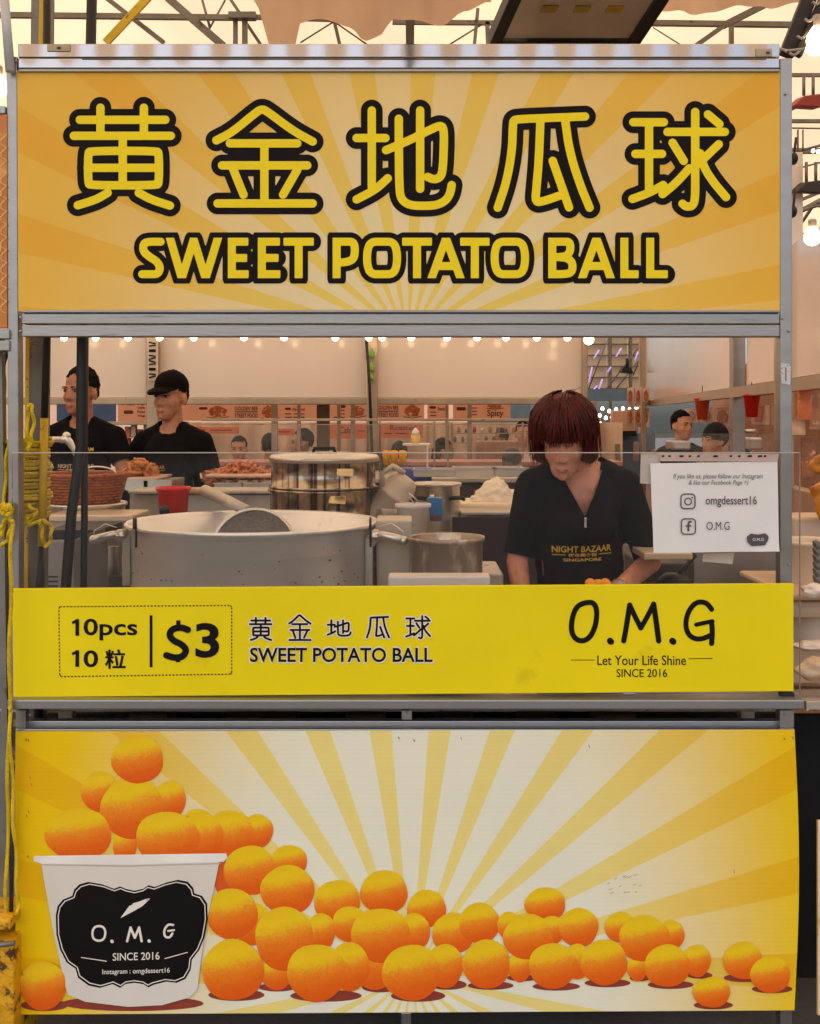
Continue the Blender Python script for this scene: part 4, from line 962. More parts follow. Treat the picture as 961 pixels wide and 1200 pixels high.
b = MB(); b.pbox(684, 768, 508, 560, 9.5, .1); tag(b.build('blue_counter', mat('dusty_blue', (92, 118, 150)), loc=P(722, 560, 9.5)), 'blue distant counter right of the woman head', 'counter')
for i, (x, y) in enumerate(((706, 479), (714, 482), (722, 480), (730, 479), (738, 480), (746, 478), (703, 487), (710, 490), (717, 489), (726, 488), (735, 489), (743, 487), (699, 494), (704, 497))):
    bulb(x, y, 12, 2.1, '%s tiny bulb, counted row by row, in the cluster right of the woman head' % ('first second third fourth fifth sixth seventh eighth ninth tenth eleventh twelfth thirteenth fourteenth'.split()[i]), 'cluster of distant bulbs', False, 8)
b = MB(); b.pbox(717, 745, 481, 506, 9.4, .1, .01); tag(b.build('pale_signboard', mat('pink_signboard', (226, 180, 158), .5, 0, .1, 5), loc=P(731, 506, 9.4)), 'pale pink signboard below the distant bulbs', 'sign')
b = MB(); b.pbox(704, 746, 505, 511, 9.3, .1); tag(b.build('dark_signboard', dark, loc=P(725, 511, 9.3)), 'dark strip sign below the pale pink signboard', 'sign')
for x, y0, y1 in ((722, 520, 545), (744, 518, 540), (752, 470, 560), (694, 470, 560)):
    b = MB(); b.pbox(x, x + 5, y0, y1, 8.5, .08, .005); tag(b.build('rear_post', galv2, loc=P(x, y1, 8.5)), {722: 'short steel post right of the woman shoulder', 744: 'short post beside the notice top', 752: 'tall steel post left of the slanted white panels', 694: 'tall steel post directly behind the woman head'}[x], 'post')
fx = thing('hanging_fixture', P(735, 433, 11), 'small black spotlight hanging in the gap above the woman', 'spotlight')
b = MB(); b.hexa([P(728, 436, 11), P(743, 438, 11), P(740, 430, 11), P(731, 429, 11)], [p + Vector((0, .2, 0)) for p in (P(728, 436, 11), P(743, 438, 11), P(740, 430, 11), P(731, 429, 11))], .01); b.build('housing', dark, fx)
b = MB(); b.tube([P(735, 430, 11), P(735, 420, 11)], .02, 6); b.build('stem', dark, fx)

# ------------------------------------------------------------------ right hand row, receding to the left
side = thing('side_stall_row', (2.2, 5, 0), 'side stall row with slanting white fascia panels at the right', 'stall')
def SP(px, z):   # point on the receding fascia line seen at photo column px
    # line from A to B in plan
    ax, ay, bx, by = 1.80, 1.6, 2.75, 10.1
    t = ((px - 480.5) / F); # x = t*(y+D)
    s_ = (t * (ay + D) - ax) / ((bx - ax) - t * (by - ay)); return Vector((ax + (bx - ax) * s_, ay + (by - ay) * s_, z))
def side_panel(pa, pb, z0, z1, m, name, par=side, th=.04):
    a, c, d, e = SP(pa, z0), SP(pb, z0), SP(pb, z1), SP(pa, z1); off = Vector((.03 + th, 0, 0))
    b = MB(); b.hexa([a, c, d, e], [p + off for p in (a, c, d, e)], .003); return b.build(name, m, par)
zb = 1.83
side_panel(757, 860, zb + .02, 3.0, fascia, 'fascia_panel'); side_panel(875, 925, zb + .02, 3.0, fascia, 'fascia_panel'); side_panel(928, 990, zb + .02, 2.52, fascia, 'fascia_panel')
def sbar(pa, pb, z0, z1, nm='rail'):
    a, c = SP(pa, (z0 + z1) / 2), SP(pb, (z0 + z1) / 2); b = MB(); b.bar(a + Vector((-.02, 0, 0)), c + Vector((-.02, 0, 0)), z1 - z0, .06); b.build(nm, galv2, side)
sbar(750, 995, zb - .055, zb + .015)
for px in (754, 866, 921):
    a = SP(px, 0); b = MB(); b.box((a.x - .05, a.y - .04, 0), (a.x + .03, a.y + .04, 3.0), .004); b.build('post', galv2 if px != 866 else alu, side)
# picture menu under the side fascia
def poster(pa, pb, z0, z1, label, kind):
    t = thing('food_poster', (SP(pa, z0) + SP(pb, z0)) / 2 + Vector((.5, 0, 0)), label, 'poster', 'food posters under the side fascia'); off = Vector((.5, .2, 0))
    def SQ(u, v): return SP(pa + (pb - pa) * u, z0 + (z1 - z0) * v) + off
    b = MB(); q = [SQ(0, 0), SQ(1, 0), SQ(1, 1), SQ(0, 1)]; b.hexa(q, [p + Vector((.03, 0, 0)) for p in q]); b.build('board', mat('poster_pink', (226, 196, 176), .5, 0, .1, 5), t)
    f = MB(); r_ = MB(); o = Vector((-.006, -.002, 0))
    if kind == 'cup': f.face([SQ(.3, .15) + o, SQ(.7, .15) + o, SQ(.85, .8) + o, SQ(.15, .8) + o])
    else:
        f.face([SQ(.5 + .36 * math.cos(k * .393), .45 + .36 * math.sin(k * .393)) + o for k in range(16)])
    f.build('picture', redp if kind == 'cup' else foodm if kind == 'food' else mat('printed_greens', (150, 140, 60), .5, 0, .4, 12, rgb2=(210, 180, 140), cut=.55), t)
    r_.face([SQ(.1, .88) + o, SQ(.9, .88) + o, SQ(.9, .96) + o, SQ(.1, .96) + o]); r_.build('headline', redp, t)
for args in ((757, 768, 1.6, 1.76, 'farthest food poster at the left end of the side stall', 'food'), (770, 782, 1.6, 1.76, 'second food poster from the left in the side stall', 'food'), (784, 797, 1.58, 1.76, 'food poster just left of the young man head', 'food'),
             (816, 829, 1.6, 1.75, 'poster with a red cup right of the young man head', 'cup'), (834, 852, 1.6, 1.76, 'poster of green food above the beanie', 'green'), (868, 888, 1.58, 1.76, 'poster with a red cup right of the grey post', 'cup'), (896, 912, 1.58, 1.76, 'poster of green food left of the right stall post', 'green')):
    poster(*args)
for i in range(6):
    x = 735 + (i % 3) * 9; y = 455 + (i // 3) * 25
    b = MB(); b.hexa([P(x, y + 22, 8.8), P(x + 8, y + 20, 9), P(x + 8, y - 2, 9), P(x, y, 8.8)], [P(x, y + 22, 8.85), P(x + 8, y + 20, 9.05), P(x + 8, y - 2, 9.05), P(x, y, 8.85)])
    tt = tag(b.build('ice_cream_poster', mat('poster_rose', (246, 224, 212), .5, 0, .08, 5), loc=P(x, y + 22, 8.8)), 'small pink poster left of the tall post, %s row, %s' % (('upper', 'lower')[i // 3], ('left', 'middle', 'right')[i % 3]), 'poster', 'small pink posters by the tall post')
    b = MB(); b.face([P(x + 4 + 2.4 * math.cos(k * .52), y + 9 + 7 * math.sin(-k * .52), 8.79) for k in range(12)]); b.build('picture', foodm, tt)
# back wall, shelf and machines of the side stall
b = MB(); a, c = SP(757, 0), SP(1020, 0); off = Vector((.9, .5, 0)); b.hexa([a + off, c + off, c + off + Vector((0, 0, 2.2)), a + off + Vector((0, 0, 2.2))], [p + Vector((.05, 0, 0)) for p in (a + off, c + off, c + off + Vector((0, 0, 2.2)), a + off + Vector((0, 0, 2.2)))])
b.build('rear_wall', mat('side_stall_wall', (196, 152, 124), .6, 0, .2, 2, rgb2=(220, 190, 160), cut=.6), side)
side_panel(757, 960, .0, 1.30, mat('side_counter_front', (176, 140, 120), .5, .2, .2, 5, rgb2=(210, 180, 160), cut=.58), 'counter_front')
b = MB(); b.pbox(748, 905, 508, 533, 3.6, .006); tag(b.build('glass_screen', film, loc=P(826, 533, 3.6)), 'clear glass screen in front of the young man and the beanie', 'glass screen')
for x, y, w_, h_, lb in ((886, 520, 16, 14, 'white drinks machine right of the person in pink'), (800, 522, 20, 10, 'pale steel box under the young man')):
    b = MB(); b.pbox(x - w_ / 2, x + w_ / 2, y - h_ / 2, y + h_ / 2, 4.2, .25, .01); tag(b.build('machine', steel, loc=P(x, y, 4.2)), lb, 'machine')
b = MB(); b.tube([P(858, 505, 4.1), P(885, 505, 4.1), P(888, 512, 4.1)], .012, 8); tag(b.build('tap', steel, loc=P(858, 505, 4.1)), 'steel tap pipe behind the right part of the guard', 'tap')

# ------------------------------------------------------------------ cooking gear on the working counter behind the stall front
bench = thing('work_bench', P(480, 1222, .6), 'steel work bench behind the stall front carrying pots and trays', 'bench')
b = MB(); b.box((-1.02, .14, .84), (1.0, 1.55, .88), .004); b.build('bench_top', steel_dull, bench)
for x in (-.99, .93):
    for y in (.2, 1.5): b = MB(); b.box((x, y, .14 if y > 1 else 0), (x + .04, y + .04, .84), .003); b.build('leg', steel_dull, bench)

def pot(name, cpx, rim_py, Y, rpx, h, m, label, cat, seg=64, lip_=.012, inner=None, wob=None):
    """open pot: centre column, rim height from pixels at its centre depth"""
    c = P(cpx, rim_py, Y); r = px2m(rpx, Y); t = thing(name, (c.x, c.y, c.z - h), label, cat)
    z = c.z; base = Vector((c.x, c.y, z - h))
    pr = [(.001, 0), (r * .94, 0), (r * .965, .01), (r * .985, h * .5), (r * .99, h - .012), (r + lip_ * .7, h - .008), (r + lip_, h), (r + lip_ * .6, h + .006), (r - .002, h), (r * .975, h * .5), (r * .93, .012), (.001, .010)]
    b = MB(); b.lathe(base, pr, seg, wob=wob); b.build('body', inner or m, t)
    return t, c, r
# big pot
big = mat('scorched_aluminium', (238, 234, 230), .34, .62, .08, 2.2, bump=.09, bscale=5, rgb2=(206, 188, 166), cut=.64)
T, c, r = pot('large_pot', 297, 611.5, .56, 142, .47, big, 'very large dented aluminium pot filling the left of the counter', 'pot', 96, .014)
stn = mat('burnt_grease', (128, 92, 58), .7, 0, .3, 30); rnd = random.Random(21); b = MB()
for i in range(190):
    a = R(-165 + rnd.random() * 150); zz = .02 + (rnd.random() ** 2.6) * .38; rr = r * (.967 + .02 * min(1, zz / .2)) + .0015; s_ = .001 + .003 * rnd.random() ** 3
    p0 = Vector((c.x + rr * math.cos(a), c.y + rr * math.sin(a), c.z - .158 + .11 * rnd.random() ** 2.2)); tan = Vector((-math.sin(a), math.cos(a), 0)); n = 6
    b.face([p0 + tan * s_ * (1 + rnd.random() * 1.6) * math.cos(k * 1.047) + Vector((0, 0, s_ * math.sin(k * 1.047))) for k in range(n)])
tag(b.build('grease_specks', stn, T), kind='stuff')
def handle(par, a, c, r, s=1, name='handle'):
    """roller handle with bracket standing off the pot wall at angle a"""
    n = Vector((math.cos(a), math.sin(a), 0)); t = Vector((-n.y, n.x, 0)); p = c + n * (r + .006) + Vector((0, 0, -.035 * s))
    b = MB(); b.tube([p, p + n * .05 * s + Vector((0, 0, .004)), p + n * .12 * s + Vector((0, 0, -.012 * s))], [.011 * s, .014 * s, .017 * s], 14); b.ball(p + n * .122 * s + Vector((0, 0, -.012 * s)), .017 * s)
    hd = b.build(name, steel, par)
    b = MB(); b.tube([p - t * .03 * s + Vector((0, 0, .0)), p - t * .03 * s + n * .03, p + t * .03 * s + n * .03, p + t * .03 * s], .005 * s, 8); b.lathe(p + n * .02 + Vector((0, 0, 0)), [(.001, -.014 * s), (.022 * s, -.014 * s), (.024 * s, 0), (.022 * s, .014 * s), (.001, .014 * s)], 16, M=Matrix.Rotation(R(90), 3, 'X'))
    b.build('hinge', steel, hd)
    b = MB(); b.tube([p + n * .03 + Vector((0, 0, .03 * s)), p + n * .08 * s + Vector((0, 0, .045 * s)), p + n * .12 * s + Vector((0, 0, .02 * s)), p + n * .12 * s + Vector((0, 0, -.02 * s))], .0022 * s, 6); b.build('wire_bail', steel, hd)
    b = MB(); b.box((p.x - .012, p.y - .01, p.z - .19 * s), (p.x + .012, p.y + .004, p.z), .003); b.build('strap', steel_dull, hd)
handle(T, R(200), c, r, .8); handle(T, R(-18), c, r, .9)
hk = mat('dark_hook', (70, 62, 56), .4, .7)
for px_, py_, yy in ((158, 612, .30), (206, 606, .94), (222, 604, .95), (386, 603, .94), (399, 604, .94), (434, 612, .36)):      # hooks and clips over the rim
    p = P(px_, py_, yy); b = MB(); b.tube([p + Vector((0, -.012, -.02)), p + Vector((0, -.01, .01)), p + Vector((0, .01, .013)), p + Vector((0, .016, -.03)), p + Vector((0, .016, -.075))], .0035, 8); b.build('rim_hook', hk, T)
b = MB(); b.lathe(P(193, 603, .9), [(.001, 0), (.017, 0), (.018, .02), (.012, .03), (.001, .03)], 14); b.build('knob', dark, T)
# strainer in the pot
st = thing('strainer', P(300, 620, .62), 'round fine strainer leaning inside the large pot with a thick steel handle', 'strainer')
cc = P(297, 644, .64); Rm = Matrix.Rotation(R(68), 3, 'X'); b = MB(); b.tube([cc + Rm @ Vector((.135 * math.cos(k * .19635), .135 * math.sin(k * .19635), 0)) for k in range(32)], .006, 8, closed=True); b.build('rim', steel, st)
b = MB(); b.lathe(cc, [(.134, 0), (.11, -.02), (.06, -.035), (.001, -.04)], 32, M=Rm); b.build('mesh_bowl', mat('wire_mesh', (150, 142, 132), .5, .5, .2, 90, bump=.8, bscale=300), st)
b = MB(); b.tube([P(291, 599, .72), P(268, 588, .86), P(240, 575, 1.0)], [.017, .020, .021], 14); b.build('handle', steel_dull, st)
# steamer: two tiers and a lid
stm = thing('steamer', P(378, 606, 1.3), 'shiny two tier steel steamer with a flat lid behind the large pot', 'steamer')
mir = mat('painted_streak_steel', (176, 160, 140), .2, .95, .25, 1.6, rgb2=(74, 58, 46), cut=.5, stretch=(11, 11, .15))  # vertical streak reflections painted into the colour as dark bands
def ring(nm, cpx, y0, y1, rpx, Y=1.3, lip_=.008, m=mir):
    c0, c1 = P(cpx, y1, Y), P(cpx, y0, Y); r = px2m(rpx, Y); h = c1.z - c0.z; b = MB()
    b.lathe(c0, [(r - .006, 0), (r + lip_, 0), (r + lip_, .006), (r, .010), (r, h - .012), (r + lip_, h - .008), (r + lip_, h), (r - .008, h), (r - .008, .004), (r - .006, 0)], 64); return b.build(nm, m, stm)
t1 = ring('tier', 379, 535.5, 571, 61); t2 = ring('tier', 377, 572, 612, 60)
c0 = P(380, 537, 1.3); r = px2m(63.5, 1.3); b = MB(); b.lathe(c0, [(r - .004, -.012), (r + .002, -.012), (r + .003, .004), (r * .97, .014), (r * .55, .022), (.001, .024)], 64); ld = b.build('lid', steel, stm)
b = MB(); q = P(380, 531.5, 1.3) + Vector((0, 0, -.002)); b.bar(q + Vector((-.045, 0, -.005)), q + Vector((-.036, 0, .022)), .012, .02, .002); b.bar(q + Vector((.045, 0, -.005)), q + Vector((.036, 0, .022)), .012, .02, .002); b.bar(q + Vector((-.042, 0, .022)), q + Vector((.042, 0, .022)), .012, .022, .003); b.build('lid_handle', dark, ld)
for t_, (x, y) in ((t1, (405, 556)), (t2, (396, 588))):
    q = P(x, y, .96); b = MB(); w_ = .028
    a0 = [q + Vector((-w_, .03, .02)), q + Vector((w_, .03, .02)), q + Vector((w_ * 1.3, -.03, .0)), q + Vector((-w_ * 1.3, -.03, .0))]
    b.hexa([q + Vector((-w_ * 1.5, -.012, -.022)), q + Vector((-w_, -.03, -.002)), q + Vector((-w_, -.012, .02)), q + Vector((-w_ * 1.1, .04, .018))], [q + Vector((-w_ * 1.45, -.010, -.022)), q + Vector((-w_ + .004, -.028, -.002)), q + Vector((-w_ + .004, -.010, .02)), q + Vector((-w_ * 1.05, .04, .018))])
    b.hexa([q + Vector((-w_, -.034, -.002)), q + Vector((w_, -.034, -.006)), q + Vector((w_, -.008, .02)), q + Vector((-w_, -.008, .02))], [p + Vector((0, .004, 0)) for p in (q + Vector((-w_, -.034, -.002)), q + Vector((w_, -.034, -.006)), q + Vector((w_, -.008, .02)), q + Vector((-w_, -.008, .02)))], .001)
    b.bar(q + Vector((-w_ * .6, -.01, 0)), q + Vector((-w_ * .6, .05, 0)), .012, .012); b.bar(q + Vector((w_ * .6, -.01, 0)), q + Vector((w_ * .6, .05, 0)), .012, .012)
    b.build('handle', mat('gilt_steel', (196, 178, 140), .22, .85, .1, 9), t_)
b = MB(); b.pbox(320, 440, 612, 640, 1.1, .45, .006); b.pbox(330, 430, 640, 700, 1.15, .35, .006); tag(b.build('gas_stove', steel_dull, loc=P(380, 700, 1.1)), 'steel gas stove under the two tier steamer', 'stove')
# second pot and front items
pot('round_pot', 523.5, 630.5, .38, 42.5, .20, mat('dark_dull_steel', (160, 144, 128), .34, .6, .2, 7, rgb2=(206, 194, 178), cut=.56, stretch=(1, 1, .35)), 'medium dull steel pot between the plastic tub and the woman', 'pot', 56, .007)
b = MB(); b.pbox(455, 575, 675, 690, .12, .07, .006); tag(b.build('white_tray_box', white, loc=P(515, 690, .12)), 'white foam box lying just behind the price board centre', 'box')
b = MB(); b.pbox(470, 590, 672, 760, .50, .3, .006); tag(b.build('steel_stand', steel_dull, loc=P(530, 760, .5)), 'low steel stand under the medium dull pot', 'stand')
# plastic tub
q = [P(442, 700, .5), P(480, 700, .5), P(483, 610, .46), P(440, 610, .46)]
b = MB(); b.hexa(q, [p + Vector((0, .18, 0)) for p in q], .006); tag(b.build('plastic_tub', mat('milky_plastic', (196, 182, 162), .45, 0, .06, 6), loc=q[0]), 'tall milky plastic tub right of the large pot', 'tub')
t = thing('white_bucket', P(484, 622, .95), 'white plastic bucket with a spoon handle sticking out, right of the steamer', 'bucket')
cw = P(484, 591, .95); r = px2m(19, .95); b = MB(); b.lathe(cw - Vector((0, 0, .11)), [(.001, 0), (r * .8, 0), (r * .98, .098), (r * 1.12, .10), (r * 1.12, .112), (r * .95, .112), (r * .78, .004), (.001, .004)], 32); b.build('body', white, t)
b = MB(); a = P(486, 590, .95); b.tube([a, a + Vector((-.018, 0, .02)), a + Vector((-.026, 0, .032)), a + Vector((-.02, 0, .036)), a + Vector((.012, 0, .008))], .003, 6); b.build('spoon_handle', steel, t)
t = thing('milk_carton', P(512, 613, 1.05), 'blue and white drink carton leaning beside the white bucket', 'carton')
q = [P(504, 611, 1.05), P(518, 611, 1.05), P(518, 584, 1.05), P(502, 583, 1.05)]; b = MB(); b.hexa(q, [p + Vector((0, .05, 0)) for p in q], .001); b.build('body', mat('carton_blue', (44, 112, 178), .4, 0, .2, 14, rgb2=(180, 210, 226), cut=.6), t)
b = MB(); b.pbox(504, 509, 580.5, 584, 1.06, .03, .002); b.build('cap', white, t)
b = MB(); b.pbox(505, 517, 604, 610, 1.045, .004); b.build('label', mat('carton_brown', (110, 70, 50), .5), t)
t = thing('white_jug', P(452, 600, 1.3), 'large upturned white plastic jug leaning right of the steamer', 'jug')
Rj = Matrix.Rotation(R(38), 3, 'Y'); cj = P(455, 588, 1.3); wp = mat('aged_white_plastic', (206, 186, 164), .4, 0, .08, 6)
b = MB(); b.lathe(cj, [(.001, -.10), (.055, -.10), (.062, -.085), (.062, .02), (.066, .022), (.066, .034), (.062, .036), (.06, .085), (.045, .115), (.032, .12), (.001, .12)], 32, M=Rj); b.build('body', wp, t)
b = MB(); b.tube([cj + Rj @ Vector(v) for v in ((-.05, -.03, .03), (-.085, -.04, .07), (-.07, -.04, .12), (-.02, -.03, .125))], .011, 10); b.build('handle', wp, t)
b = MB(); rnd = random.Random(4)
vv = [[b.bm.verts.new(P(440 + i * 5, 597 + j * 5 + rnd.random() * 3, 1.15) + Vector((0, rnd.random() * .05, rnd.random() * .01))) for i in range(6)] for j in range(6)]
for j in range(5):
    for i in range(5): b.bm.faces.new((vv[j + 1][i], vv[j + 1][i + 1], vv[j][i + 1], vv[j][i])).smooth = True
tag(b.build('crumpled_cloth', mat('cream_cloth', (214, 190, 164), .9, 0, .08, 10), loc=P(450, 622, 1.15)), 'crumpled cream cloth between the steamer and the white bucket', 'cloth')
t, c, r = pot('stock_pot', 512, 567, 1.75, 27, .26, steel, 'steel stock pot with black handles behind the blue carton', 'pot', 48, .008)
for sx in (-1, 1):
    b = MB(); p = c + Vector((sx * r * .82, -r * .7, -.06)); b.tube([p + Vector((-.03, 0, .0)), p + Vector((-.022, -.03, .008)), p + Vector((.022, -.03, .008)), p + Vector((.03, 0, 0))], .009, 8); b.build('handle', dark, t)
for x0, x1, y0, y1, lb in ((486, 532, 551, 559, 'covered steel tray left above the stock pot'), (534, 578, 549, 560, 'left of the two steel food trays left of the woman'), (580, 616, 549, 559, 'right steel food tray tucked behind the woman shoulder'), (170, 200, 563, 577, 'small steel tray behind the red bucket'), (253, 282, 567, 578, 'steel tray right of the man in the cap'), (286, 316, 567, 578, 'steel tray left of the steamer'), (148, 172, 562, 575, 'pale steel tray right of the wicker basket')):
    Y = 2.6; b = MB(); p0, p1 = P(x0, y1, Y), P(x1, y0, Y); dz = p1.z - p0.z; th = .004
    b.box((p0.x, Y, p0.z), (p1.x, Y + .3, p0.z + th)); b.box((p0.x - .006, Y - .006, p0.z + th), (p1.x + .006, Y, p1.z)); b.box((p0.x - .006, Y + .3, p0.z + th), (p1.x + .006, Y + .306, p1.z)); b.box((p0.x - .006, Y, p0.z + th), (p0.x, Y + .3, p1.z)); b.box((p1.x, Y, p0.z + th), (p1.x + .006, Y + .3, p1.z))
    b.box((p0.x - .014, Y - .016, p1.z), (p1.x + .014, Y - .001, p1.z + .005)); tag(b.build('food_tray', steel, loc=(p0.x, Y, p0.z)), lb, 'tray')
b = MB(); b.pbox(540, 612, 590, 600, 1.9, .35, .01); b.build; fo = tag(b.build('foam_tray', mat('cream_foam', (224, 204, 176), .6, 0, .05, 8), loc=P(575, 600, 1.9)), 'wide cream tray holding white dough left of the woman', 'tray')
b = MB(); bmesh.ops.create_icosphere(b.bm, subdivisions=5, radius=1); rr_1 = px2m(32, 2.05)
for v in b.bm.verts:
    q = v.co.copy(); n = noise.noise(q * 1.8 + Vector((4, 0, 0))) * .3 + abs(noise.noise(q * 4.5)) * .28 + abs(noise.noise(q * 11)) * .08
    v.co = Vector((q.x * rr_1, q.y * rr_1 * .6, max(-.01, q.z) * px2m(20 + 7 * math.sin(q.x * 3 + 1.2), 2.05))) * (1 + n) + P(579, 592, 2.05)
for f in b.bm.faces: f.smooth = True
tag(b.build('crushed_ice_heap', mat('white_heap', (232, 218, 198), .55, 0, .06, 20, bump=.5, bscale=40), loc=P(579, 592, 2.05)), 'white crumpled heap piled on the cream tray left of the woman', 'heap')
b = MB(); b.pbox(540, 640, 600, 604, 1.7, .7, .004); b.pbox(546, 640, 604, 645, 1.85, .5); tag(b.build('side_table', steel_dull, loc=P(590, 645, 1.7)), 'steel table carrying the cream tray, dark underneath', 'table')
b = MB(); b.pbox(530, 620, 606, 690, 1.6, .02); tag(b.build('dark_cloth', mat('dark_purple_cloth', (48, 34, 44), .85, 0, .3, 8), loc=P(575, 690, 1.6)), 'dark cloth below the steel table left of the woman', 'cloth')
for i, x in enumerate((453, 462, 472)):
    t = thing('orange_cup', P(x, 545, 2.9), 'yellow orange cup on the rear shelf, %s of the three' % ('left', 'middle', 'right')[i], 'cup', 'three yellow orange cups'); b = MB(); b.lathe(P(x, 545, 2.9), [(.001, 0), (.016, 0), (.022, .06), (.019, .075), (.001, .078)], 16); b.build('body', mat('orange_cup', (240, 172, 60), .5, 0, .15, 20), t)
b = MB(); b.pbox(468, 506, 549, 566, 2.85, .2, .006); tag(b.build('blue_crate', mat('blue_plastic', (84, 96, 168), .5, 0, .15, 10), loc=P(487, 566, 2.85)), 'blue plastic crate above the stock pot', 'crate')
t = thing('ice_cream_cup', P(487, 521, 3.4), 'yellow soft ice cream cup model standing on the rear counter', 'cup'); b = MB(); b.lathe(P(487, 521, 3.4), [(.001, 0), (.02, 0), (.028, .055), (.001, .056)], 16); b.build('cup', mat('pale_yellow', (226, 190, 110), .5), t)
b = MB(); b.lathe(P(487, 509.5, 3.4), [(.001, 0), (.026, 0), (.02, .016), (.013, .03), (.001, .042)], 14); b.build('cream', white, t)
b = MB(); b.pbox(472, 504, 520, 522, 3.35, .2); b.pbox(500, 502, 522, 548, 3.35, .02); tag(b.build('display_stand', white, loc=P(488, 548, 3.35)), 'small white stand under the ice cream cup', 'stand')
# left side: basket, burners, fryer
t, c, r = pot('basket_pot', 100, 590, 1.5, 46, .16, steel, 'wide steel pot below the brown wicker basket', 'pot', 56, .008)
wk = thing('wicker_basket', P(98, 592, 1.5), 'shallow brown wicker basket standing on the wide steel pot', 'basket')
wm = mat('brown_wicker', (158, 84, 36), .6, 0, .25, 30, rgb2=(84, 40, 18), cut=.56); cb = P(98, 590, 1.5); nrow = 11
for k in range(nrow):
    v = k / (nrow - 1); rr = px2m(39 + 10 * v, 1.5); z = cb.z + v * px2m(34, 1.5); b = MB(); pts = []
    for i in range(96): a = 2 * math.pi * i / 96; o = .0035 * math.cos(24 * a + math.pi * k); pts.append((cb.x + (rr + o) * math.cos(a), cb.y + (rr + o) * math.sin(a), z))
    b.tube(pts, .0062 if k < nrow - 1 else .009, 6, closed=True); b.build('woven_strand', wm, wk)
for i in range(24):
    a = 2 * math.pi * i / 24; b = MB(); b.tube([(cb.x + px2m(39 + 10 * v, 1.5) * math.cos(a), cb.y + px2m(39 + 10 * v, 1.5) * math.sin(a), cb.z + v * px2m(35, 1.5)) for v in (0, .5, 1)], .004, 5); b.build('stake', wm, wk)
b = MB(); b.lathe(cb, [(.001, .004), (px2m(38, 1.5), .004), (px2m(38, 1.5), .0)], 32); b.build('bottom', wm, wk)
b = MB(); b.tube([P(92 + 22 * (1 - math.cos(k * .3142)) , 556 - 9 * math.sin(k * .3142), 1.5) for k in range(11)], .004, 6); tag(b.build('glass_bowl_rim', steel, loc=P(92, 556, 1.5)), 'thin steel hoop rising from the wicker basket', 'hoop')
b = MB(); b.pbox(52, 156, 603.5, 612, 1.15, .25, .006); tag(b.build('pale_shelf', mat('cream_steel', (206, 184, 156), .4, .4, .1, 5), loc=P(100, 612, .98)), 'cream shelf under the wide steel pot', 'shelf')
fr = thing('fryer_cabinet', P(75, 700, .7), 'grey steel fryer cabinet with vent slots behind the black cables', 'fryer')
b = MB(); b.pbox(54, 116, 633, 760, .7, .4, .004); b.build('body', mat('grey_cabinet_steel', (140, 132, 124), .45, .6, .12, 5), fr)
b = MB(); b.pbox(54, 116, 621, 632, .72, .3, .003); b.build('top_rail', dark, fr)
for y in (675, 680.5, 686): b = MB(); b.pbox(56, 68, y, y + 1.8, .698, .004); b.build('vent_slot', dark, fr)
q = [P(86, 720, .6), P(134, 720, .6), P(122, 618, .6), (P(86, 633, .6))]; b = MB(); b.hexa(q, [p + Vector((0, .01, 0)) for p in q], .002); b.build('side_plate', mat('brownish_steel', (104, 92, 84), .5, .5, .2, 6, rgb2=(140, 128, 116), cut=.62), fr)
t = thing('gas_torch', P(135, 690, .5), 'gas regulator with an orange sleeve hanging left of the large pot', 'regulator'); b = MB(); b.tube([P(131, 640, .5), P(130, 690, .5)], .012, 8); b.tube([P(138, 640, .52), P(139, 690, .52)], .008, 8); b.build('pipe', galv, t)
b = MB(); b.tube([P(147.5, 650, .45), P(147.5, 667, .45)], .0115, 10); b.build('orange_sleeve', mat('orange_plastic', (232, 150, 20), .4), t)
b = MB(); b.pbox(126, 153, 674, 700, .48, .08, .006); b.build('block', mat('dark_block', (56, 50, 48), .6), t)
# red bucket
t = thing('red_bucket', P(203, 602, 1.05), 'bright red plastic bucket behind the rim of the large pot', 'bucket'); c = P(203, 571, 1.05); r = px2m(18.5, 1.05)
b = MB(); b.lathe(c - Vector((0, 0, .13)), [(.001, 0), (r * .80, 0), (r, .118), (r * 1.09, .12), (r * 1.09, .132), (r * .96, .132), (r * .78, .004), (.001, .004)], 36); b.build('body', redp, t)
b = MB(); b.tube([c + Vector((-r * 1.05 * math.cos(k * .26), -r * .3, -.002 - .02 * math.sin(k * .26))) for k in range(13)], .002, 6); b.build('wire_handle', steel, t)
b = MB(); b.pbox(150, 320, 575, 579, 1.9, .25, .004); b.pbox(152, 318, 580, 640, 1.95, .4); tag(b.build('burner_counter', steel_dull, loc=P(235, 640, 1.9)), 'steel burner counter in front of the man in the cap', 'counter')
b = MB(); b.tube([P(222, 575, 1.5), P(243, 577, 1.5)], .012, 10); tag(b.build('rolling_pin', mat('pale_wood', (206, 180, 140)), loc=P(222, 575, 1.5)), 'pale wooden handle lying right of the red bucket', 'handle')
